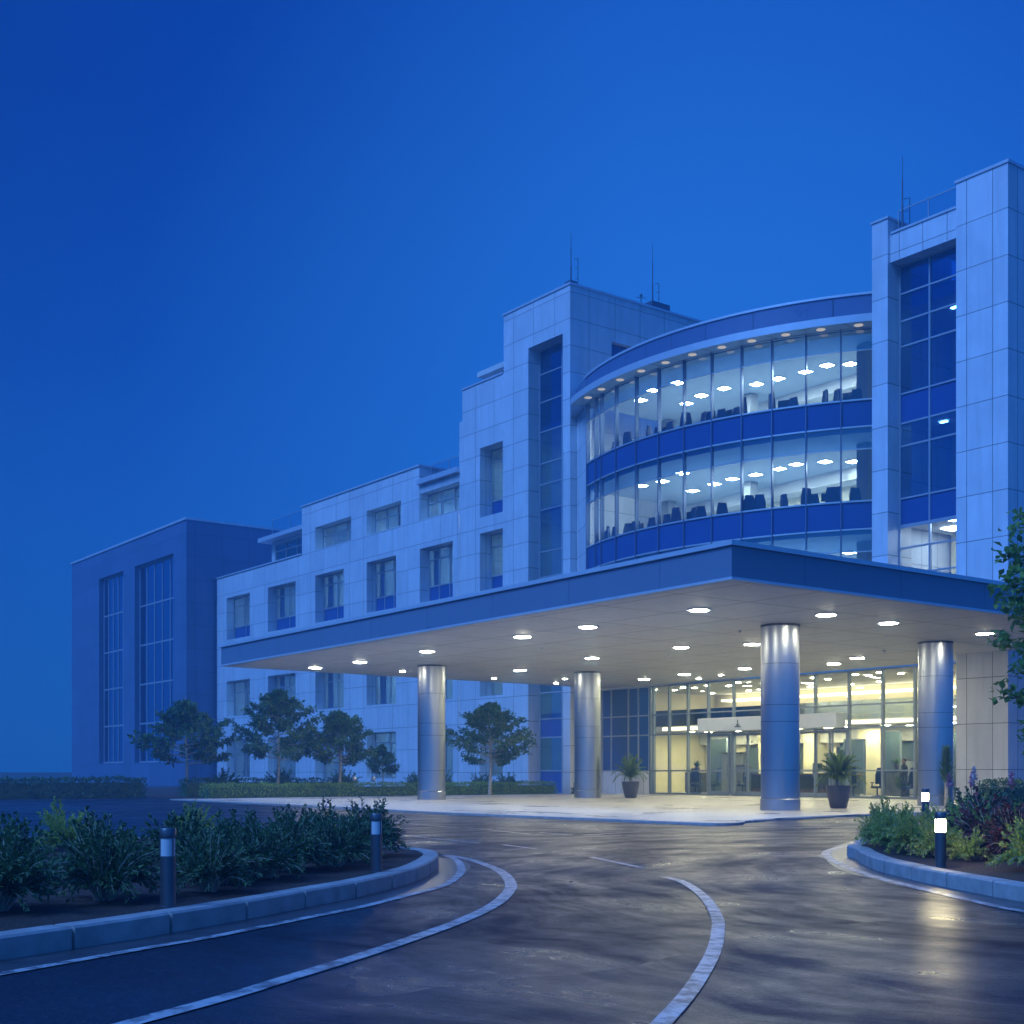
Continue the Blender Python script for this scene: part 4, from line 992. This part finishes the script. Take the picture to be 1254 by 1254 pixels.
def shrub(kind, x, y, z, s, label, group, name='shrub', cat='shrub', stretch=1.):
    if kind not in protos:
        if kind.startswith('green'): mbs = shrub_mesh(hash(kind) % 97 if False else int(kind[5:])*13+3, .47, .62, 95, 28, .072, .026); mt = M['leaf_bush']
        elif kind.startswith('deep'): mbs = shrub_mesh(int(kind[4:])*13+3, .47, .58, 95, 28, .072, .026); mt = M['leaf_dark']  # the green shrub again, left bed's dimness put into a darker leaf colour
        elif kind.startswith('dark'): mbs = shrub_mesh(int(kind[4:])*17+5, .5, .62, 100, 22, .08, .042); mt = M['leaf_dark']
        elif kind.startswith('red'): mbs = shrub_mesh(int(kind[3:])*19+7, .5, .6, 90, 20, .08, .045); mt = M['leaf_red']
        t = empty(name); f_ = mbs.build('foliage', [mt, M['bark']], t); protos[kind] = t
    else: t = copy_tree(protos[kind]); t.name = name
    t.location = (x,y,z); t.rotation_euler = (0,0,rng.uniform(0,6.28)); t.scale = (s*stretch,s*stretch,s)
    tag(t, label, cat, group); return t
# right island, front row and behind (x, y measured on the road level)
def bed(pts, z=.12):
    for kind, x, y, s, l, g in pts: shrub(kind, x*1.03, y*1.03, z, s, l, g)
G1 = 'feathery green shrubs in the right island'; G2 = 'dark shrubs at the back of the right island'
bed([('green1',15.1,11.35,0.94,'feathery green shrub at the rounded tip of the right island',G1),
     ('green2',14.55,10.75,0.89,'feathery green shrub behind the kerb left of the bollard',G1),
     ('green3',14.0,10.1,0.89,'yellow-green shrub just left of the tall bollard',G1),
     ('green1',13.55,9.4,0.76,'small green shrub close behind the tall bollard',G1),
     ('green2',13.35,8.85,0.58,'low green shrub just right of the tall bollard',G1),
     ('green3',12.6,7.6,0.94,'large feathery shrub right of the tall bollard',G1),
     ('green1',12.4,7.0,0.99,'large feathery shrub at the frame edge right of the bollard',G1),
     ('green2',12.0,6.35,0.94,'feathery shrub beyond the frame edge in the right island',G1),
     ('green2',15.6,11.6,0.99,'green shrub left of the farther bollard',G1),
     ('green3',15.8,10.9,0.99,'bright green shrub in front of the farther bollard',G1),
     ('green1',15.4,10.2,0.99,'bright green shrub lit between the two bollards',G1),
     ('green2',15.0,9.4,0.94,'green shrub right behind the tall bollard lens',G1),
     ('green3',14.3,8.4,0.99,'dense green shrub in the middle of the right island',G1),
     ('dark1',14.2,7.6,1.15,'dark shrub behind the large feathery shrub',G2),
     ('red1',14.85,9.5,1.25,'reddish tipped shrub above the middle of the right island',G2),
     ('dark2',15.6,8.9,1.3,'dark shrub deep in the right island',G2),
     ('red2',13.75,8.45,1.15,'reddish shrub under the overhanging tree',G2),
     ('dark1',17.4,11.4,1.2,'dark shrub behind the farther bollard',G2),
     ('dark2',17.0,10.4,1.25,'dark shrub under the pink flowers',G2),
     ('dark1',16.9,9.2,1.35,'dark shrub at the back edge of the right island',G2),
     ('green1',18.6,12.3,1.08,'green shrub at the back of the right island tip',G1),
     ('red1',13.4,6.9,.8,'rust tipped shrub near the frame edge',G2)])
# pink flowers standing above the shrubs
for i, (x, y, z) in enumerate(((16.75,11.45,.98),(16.8,11.1,1.0),(15.9,9.9,1.02),(16.7,11.0,1.08))):
    r_ = random.Random(i); t = empty('flower', (x,y,.2)); tag(t, ['pink flower spike left above the island shrubs','pink flower spike in the middle above the island shrubs','pink flower spike by the red shrub','pale pink flower spike, tallest above the island shrubs'][i], 'flower', 'pink flowers in the right island')
    mb = MB(); mb.tube([(0,0,0),(.01,0,(z-.2)*.6),(0,.02,z-.2)], [.008,.006,.004], 5); mb.build('stem', M['leaf_dark'], t)
    mb = MB()
    for k in range(46):
        h = z-.2-.02+.2*(k/46); leaf(mb, Vector((0,0,h)), rv(r_)+Vector((0,0,.4)), Vector((0,0,1)), .075*(1.2-k/70), .045)
    mb.build('bloom', M['petal_white'] if i == 3 else M['petal'], t)
# left island
G3 = 'feathery shrubs in the left island'; G4 = 'dark shrubs at the back of the left island'
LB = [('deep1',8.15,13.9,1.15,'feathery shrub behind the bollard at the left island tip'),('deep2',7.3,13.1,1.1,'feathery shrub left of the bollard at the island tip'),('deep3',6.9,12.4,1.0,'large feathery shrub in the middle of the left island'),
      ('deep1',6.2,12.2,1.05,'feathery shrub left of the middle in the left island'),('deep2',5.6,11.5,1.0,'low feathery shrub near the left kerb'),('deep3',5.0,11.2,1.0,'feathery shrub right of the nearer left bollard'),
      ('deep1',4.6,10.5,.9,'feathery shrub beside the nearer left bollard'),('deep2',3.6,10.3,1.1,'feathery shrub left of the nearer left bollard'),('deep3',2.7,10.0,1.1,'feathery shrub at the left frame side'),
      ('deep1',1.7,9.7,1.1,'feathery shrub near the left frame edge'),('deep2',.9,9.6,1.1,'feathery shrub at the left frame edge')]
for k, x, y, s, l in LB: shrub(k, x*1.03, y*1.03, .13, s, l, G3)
for k, x, y, s, l in [('dark1',9.0,15.3,0.76,'dark shrub at the very tip of the left island'),('dark2',8.3,15.6,0.79,'dark shrub just behind the left island tip'),('dark1',7.6,14.8,0.86,'dark shrub behind the feathery shrubs in the left island'),('dark2',6.6,14.3,0.86,'dark shrub near the middle back of the left island'),
                      ('dark1',5.6,13.5,0.92,'dark shrub at the back of the left island middle'),('dark2',4.5,12.8,0.89,'dark shrub behind the nearer left bollard'),('dark1',3.4,12.2,0.92,'tall dark shrub at the back left of the island'),('dark2',2.2,11.6,0.92,'dark shrub at the back toward the frame edge'),
                      ('dark1',1.0,11.4,0.92,'dark shrub at the back by the frame edge'),('green1',7.2,17.0,0.92,'green shrub on the far side of the left island'),('green2',5.2,16.2,0.99,'green shrub far behind in the left island'),('green3',3.0,15.,0.99,'green shrub far behind near the frame edge')]:
    shrub(k, x*1.03, y*1.03, .14, s, l, G4)

# bollard lights
bo = None
for x, y, z, l in ((12.85,8.9,.105,'steel bollard light with glowing lens, nearer one in the right island'),(19.9,14.1,.27,'steel bollard light with glowing lens, farther one in the right island'),(7.2,12.05,.12,'unlit pale lensed bollard at the tip of the left island'),(4.0,9.95,.12,'unlit bollard nearer the kerb in the left island')):
    if bo is None:
        t = empty('bollard_light'); mb = MB()
        mb.lathe([(.075,-.06),(.075,.0),(.062,.004),(.062,.40)], 24); mb.build('post', M['post'], t, smooth=40)
        mb = MB(); mb.lathe([(.058,.402),(.058,.545)], 24); mb.build('lens', M['bollard_light'], t, smooth=40)
        mb = MB(); mb.lathe([(.064,.547),(.066,.555),(.066,.615),(.06,.625)], 24); mb.build('cap', M['post'], t, smooth=40)
        for a in (0.8,2.9,5.0):
            mb = MB(); mb.tube([(.062*math.cos(a),.062*math.sin(a),.39),(.062*math.cos(a),.062*math.sin(a),.56)], .006, 6); mb.build('guard_rod', M['post'], t)
        bo = t
    else: t = copy_tree(bo)
    if l.startswith('unlit'):
        for c in t.children:
            if c.name.startswith('lens'): c.data = c.data.copy(); c.data.materials[0] = M['frosted']
    t.location = (x,y,z); tag(t, l, 'bollard light', 'bollard lights in the planting islands')

# potted palms
def palm_mesh(seed, n=30, ln=.85, m=0):
    r_ = random.Random(seed); mb = MB()
    for i in range(n):
        az = 2.4*i+r_.uniform(-.3,.3); el = .06+.85*(i/n)**.8+r_.uniform(-.08,.08); L_ = ln*r_.uniform(.85,1.1)*(1.1-.32*(i/n))
        h = Vector((math.cos(az),math.sin(az),0))
        def P(t):
            a = el+.85*t*t*(.25+.75*i/n); return h*(L_*t*math.sin(el+.4*t*(.4+i/n)))+Vector((0,0,L_*t*math.cos(a)))
        mb.tube([P(k/6) for k in range(7)], [.012,.011,.009,.008,.006,.004,.002], 4, 0, False)
        for k in range(18):
            t = .2+.8*k/18; p = P(t); d = (P(min(1.02,t+.03))-P(t-.03)).normalized(); s_ = d.cross(Vector((0,0,1))).normalized()
            for sg in (-1,1): leaf(mb, p, d*.9+s_*sg*.6+Vector((0,0,.12)), Vector((0,0,1)), .26*(1-.5*abs(t-.5))*r_.uniform(.9,1.1), .05, 0, .1)
    return mb
def potted(x, y, s, pr, label, seed):
    t = empty('potted_palm', (x,y,0)); tag(t, label, 'potted plant', 'potted palms under the canopy')
    mb = MB(); mb.lathe([(.24*pr,.0),(.27*pr,.03),(.37*pr,.45),(.405*pr,.72),(.41*pr,.75),(.37*pr,.75),(.36*pr,.66)], 36); mb.build('pot', M['pot'], t, smooth=35)
    mb = MB(); mb.lathe([(.36*pr,.6),(.36*pr,.67)], 24); mb.build('soil', M['soil'], t)
    mb = MB(); mb.tube([(0,0,.65),(.01,.0,.75),(0,.01,.86*s)], [.09,.085,.07], 10); mb.build('trunk', M['bark'], t, smooth=50)
    f_ = palm_mesh(seed, 36, .95*s).build('fronds', M['leaf_palm'], t); f_.location = (0,0,.80*s)
potted(33.9, 27.35, 1.05, 1., 'palm in a dark grey pot right of the big steel column', 4)
potted(39.9, 44.1, 1.08, 1.0, 'palm in a dark grey pot before the low white wall', 9)
# upright spiky plant before the right column
t = empty('spiky_plant', (36.4,25.0,0)); tag(t, 'upright dark spiky plant in front of the column by the tower wall', 'plant')
mb = MB(); mb.tube([(0,0,0),(.02,0,.6),(0,.02,1.3)], [.07,.06,.045], 8); mb.build('trunk', M['bark'], t)
r_ = random.Random(3); mb = MB()
for k in range(150):
    h = .75+1.05*(k/150); az = k*2.4; up = .35+1.1*(k/150)
    leaf(mb, Vector((0,0,h)), Vector((math.cos(az),math.sin(az),up+.7)), Vector((0,0,1)), .58*(1-.3*k/150)*r_.uniform(.8,1.1), .075, 0, .12)
mb.build('foliage', M['leaf_dark'], t)

# hedges
def hedge(x0, x1, y0, y1, z0, z1, dens, label, mat='leaf_hedge', seed=1, ls=.085):
    r_ = random.Random(seed); t = empty('hedge', ((x0+x1)/2,(y0+y1)/2,0)); tag(t, label, 'hedge')
    cx, cy = (x0+x1)/2, (y0+y1)/2; mb = MB()
    core = MB(); core.box(x0-cx+.1,x1-cx-.1,y0-cy+.1,y1-cy-.1,z0-.0,z1-.12); core.build('branches', M['leaf_dark'], t)
    A1_ = (x1-x0)*(z1-z0); A2 = (y1-y0)*(z1-z0); A3 = (x1-x0)*(y1-y0); tot = 2*A1_+2*A2+A3
    for k in range(int(tot*dens)):
        q = r_.random()*tot; x = r_.uniform(x0,x1); y = r_.uniform(y0,y1); z = r_.uniform(z0,z1)
        if q < A1_: y = y0; n = Vector((0,-1,0))
        elif q < 2*A1_: y = y1; n = Vector((0,1,0))
        elif q < 2*A1_+A2: x = x0; n = Vector((-1,0,0))
        elif q < 2*A1_+2*A2: x = x1; n = Vector((1,0,0))
        else: z = z1; n = Vector((0,0,1))
        b = .10*noise.noise(Vector((x*2.2,y*2.2,z*3)))+.05*noise.noise(Vector((x*7,y*7,z*7)))+r_.uniform(-.07,.05)
        p = Vector((x-cx,y-cy,z))+n*b
        leaf(mb, p, n*.5+rv(r_)*.9+Vector((0,0,.3)), n+rv(r_)*.4, ls*r_.uniform(.7,1.3), ls*.62*r_.uniform(.8,1.2))
    mb.build('foliage', M[mat], t)
hedge(24.0, 44.3, 55.0, 55.9, 0., .58, 210, 'low clipped hedge along the plaza edge below the trees', seed=2)
hedge(9.0, 23.0, 60.0, 61.2, -.1, .8, 80, 'long dim hedge at the far left of the grounds', 'leaf_dark', 15, .16)
hedge(24.0, 33.0, 57.6, 58.4, 0., .8, 150, 'second taller hedge row behind the low clipped hedge', 'leaf_dark', 5, .1)
hedge(37.2, 43.6, 23.4, 24.4, 0., .82, 220, 'dark hedge at the foot of the corner tower wall', 'leaf_dark', 8, .1)
for i, (x, y, s, l) in enumerate(((42.6,57.2,1.7,'round dark shrub between tree and tower behind the hedge'),(41.8,58.6,1.6,'round dark shrub right of the single tree trunk'),(38.6,58.,1.9,'round dark shrub left of the single tree trunk'),(37.4,58.4,1.7,'round dark shrub just right of the slim far column'),(33.6,59.4,1.9,'round dark shrub before the lit ground floor window'),(30.0,59.6,1.9,'round dark shrub behind the second tree'),(26.8,59.6,2.0,'round dark shrub at the far left of the hedge'),(44.2,53.,.9,'little shrub behind the middle far column'))):
    shrub('dark1' if i % 2 else 'dark2', x, y, -.01, s, l, 'round dark shrubs by the office wing')
for i, (x, l) in enumerate(((33.4,'small white globe light over the hedge nearer the column'),(32.3,'small white globe light over the hedge nearer the second tree'))):
    t = empty('garden_light', (x,56.2,0)); tag(t, l, 'garden light', 'white globe lights over the hedge')
    mb = MB(); mb.tube([(0,0,0),(0,0,.7)], .025, 8); mb.build('post', M['trim'], t); 
    mb = MB(); mb.lathe([(.03,.68),(.10,.74),(.12,.84),(.09,.95),(.02,1.0)], 14); mb.build('globe', M['trim'], t, smooth=60)

# trees
def tree(name, x, y, h, w_, trunk_h, label, seed, mat, nl=34, ls=.2, clusters=95, leaning=0., tr=.09, z0=0., n=30, rnd=False):
    r_ = random.Random(seed); t = empty(name, (x,y,z0)); tag(t, label, 'tree')
    tb = MB(); fb = MB()
    top = Vector((r_.uniform(-.1,.1), r_.uniform(-.1,.1), h*.93))
    def TR(s_): return Vector((top.x*s_+.04*math.sin(s_*6), top.y*s_+.04*math.cos(s_*5)-.04, top.z*s_))
    tb.tube([Vector((0,0,-.08)),*[TR(k/10) for k in range(1,11)]], [tr*1.35]+[tr*(1-.9*k/10) for k in range(1,11)], 9)
    ends = []
    for i in range(n):
        f = i/(n-1); z = trunk_h+(h*.9-trunk_h)*f**1.05; az = 2.4*i+r_.uniform(-.4,.4)
        # crown outline: widest a third up, pointed top, ragged
        ww = w_*.5*(.72+1.4*f if f < .2 else 1.*(1-((f-.2)/.8))+.07)*r_.uniform(.66,1.22)
        if rnd: ww = w_*.5*(.75+.25*math.sin(f*PI))*r_.uniform(.6,1.1)
        b = TR(z/top.z*.93); tip = b+Vector((math.cos(az)*ww, math.sin(az)*ww, ww*(.22+.5*f)*r_.uniform(.6,1.3)))
        mid = b.lerp(tip,.5)+Vector((0,0,-.08*ww))
        tb.tube([b,mid,tip], [tr*.42*(1-.6*f),tr*.26*(1-.6*f),.006], 5)
        for s_ in range(5):
            u = .35+.65*s_/4; p = b.lerp(mid,u*2) if u < .5 else mid.lerp(tip,(u-.5)*2)
            for q in range(2):
                a2 = az+r_.choice((-1,1))*r_.uniform(.5,1.3); l2 = ww*.42*r_.uniform(.5,1.)*(1.15-u*.5)
                e = p+Vector((math.cos(a2)*l2, math.sin(a2)*l2, l2*r_.uniform(-.15,.5)))
                tb.tube([p,e], [.011,.004], 4, 0, False); ends.append((p,e))
            ends.append((p, p+(tip-p)*.3))
    for p, e in ends:
        for k in range(nl):
            u = r_.uniform(.3,1.15); c = p.lerp(e,u)+rv(r_)*r_.uniform(0,.2)*w_/4.3
            d = (e-p).normalized()*.6+rv(r_)+Vector((0,0,-.12)); leaf(fb, c, d, Vector((0,0,1))+rv(r_)*.6, ls*r_.uniform(.6,1.15), ls*.6*r_.uniform(.8,1.2))
    tb.build('trunk', M['bark'], t, smooth=50); fb.build('crown', M[mat], t)
tree('tree', 39.6, 54.75, 5.45, 4.3, 1.75, 'young broad-crowned tree with pale trunk between slim column and tower', 11, 'leaf_tree', 15, .2, n=34)
tree('tree', 31.6, 56.5, 4.75, 3.9, 1.7, 'young tree behind the hedge left of the slim far column', 23, 'leaf_tree', 15, .19, n=30)
tree('tree', 28.4, 56.9, 5.9, 4.1, 1.9, 'taller young tree at the far left end of the hedge', 37, 'leaf_tree', 15, .2, n=34)
tree('tree', 24.4, 58.5, 5.2, 4.2, 1.7, 'dim young tree beyond the far end of the canopy', 41, 'leaf_tree', 14, .22, n=30)
tree('tree', 37.6, 62.3, 3.1, 1.8, 1.2, 'small thin dark tree behind the single broad tree', 51, 'leaf_tree', 8, .16, tr=.05)
tree('tree', 15.4, 8.15, 4.45, 3.0, 1.2, 'leafy tree overhanging the frame edge above the right island', 63, 'leaf_near', 17, .125, tr=.06, z0=.15, n=70, rnd=True)

# ------------------------------------------------------------------ air
mb = MB(); mb.box(-40, 160, -40, 190, -1.2, 42)
m, nt, out = newmat('haze'); pv = N(nt, 'ShaderNodeVolumePrincipled'); pv.inputs['Color'].default_value = (.30,.62,1,1); pv.inputs['Density'].default_value = .0030; pv.inputs['Anisotropy'].default_value = .1
L(nt, pv.outputs[0], out.inputs['Volume'])
tag(mb.build('haze', m), kind='stuff')
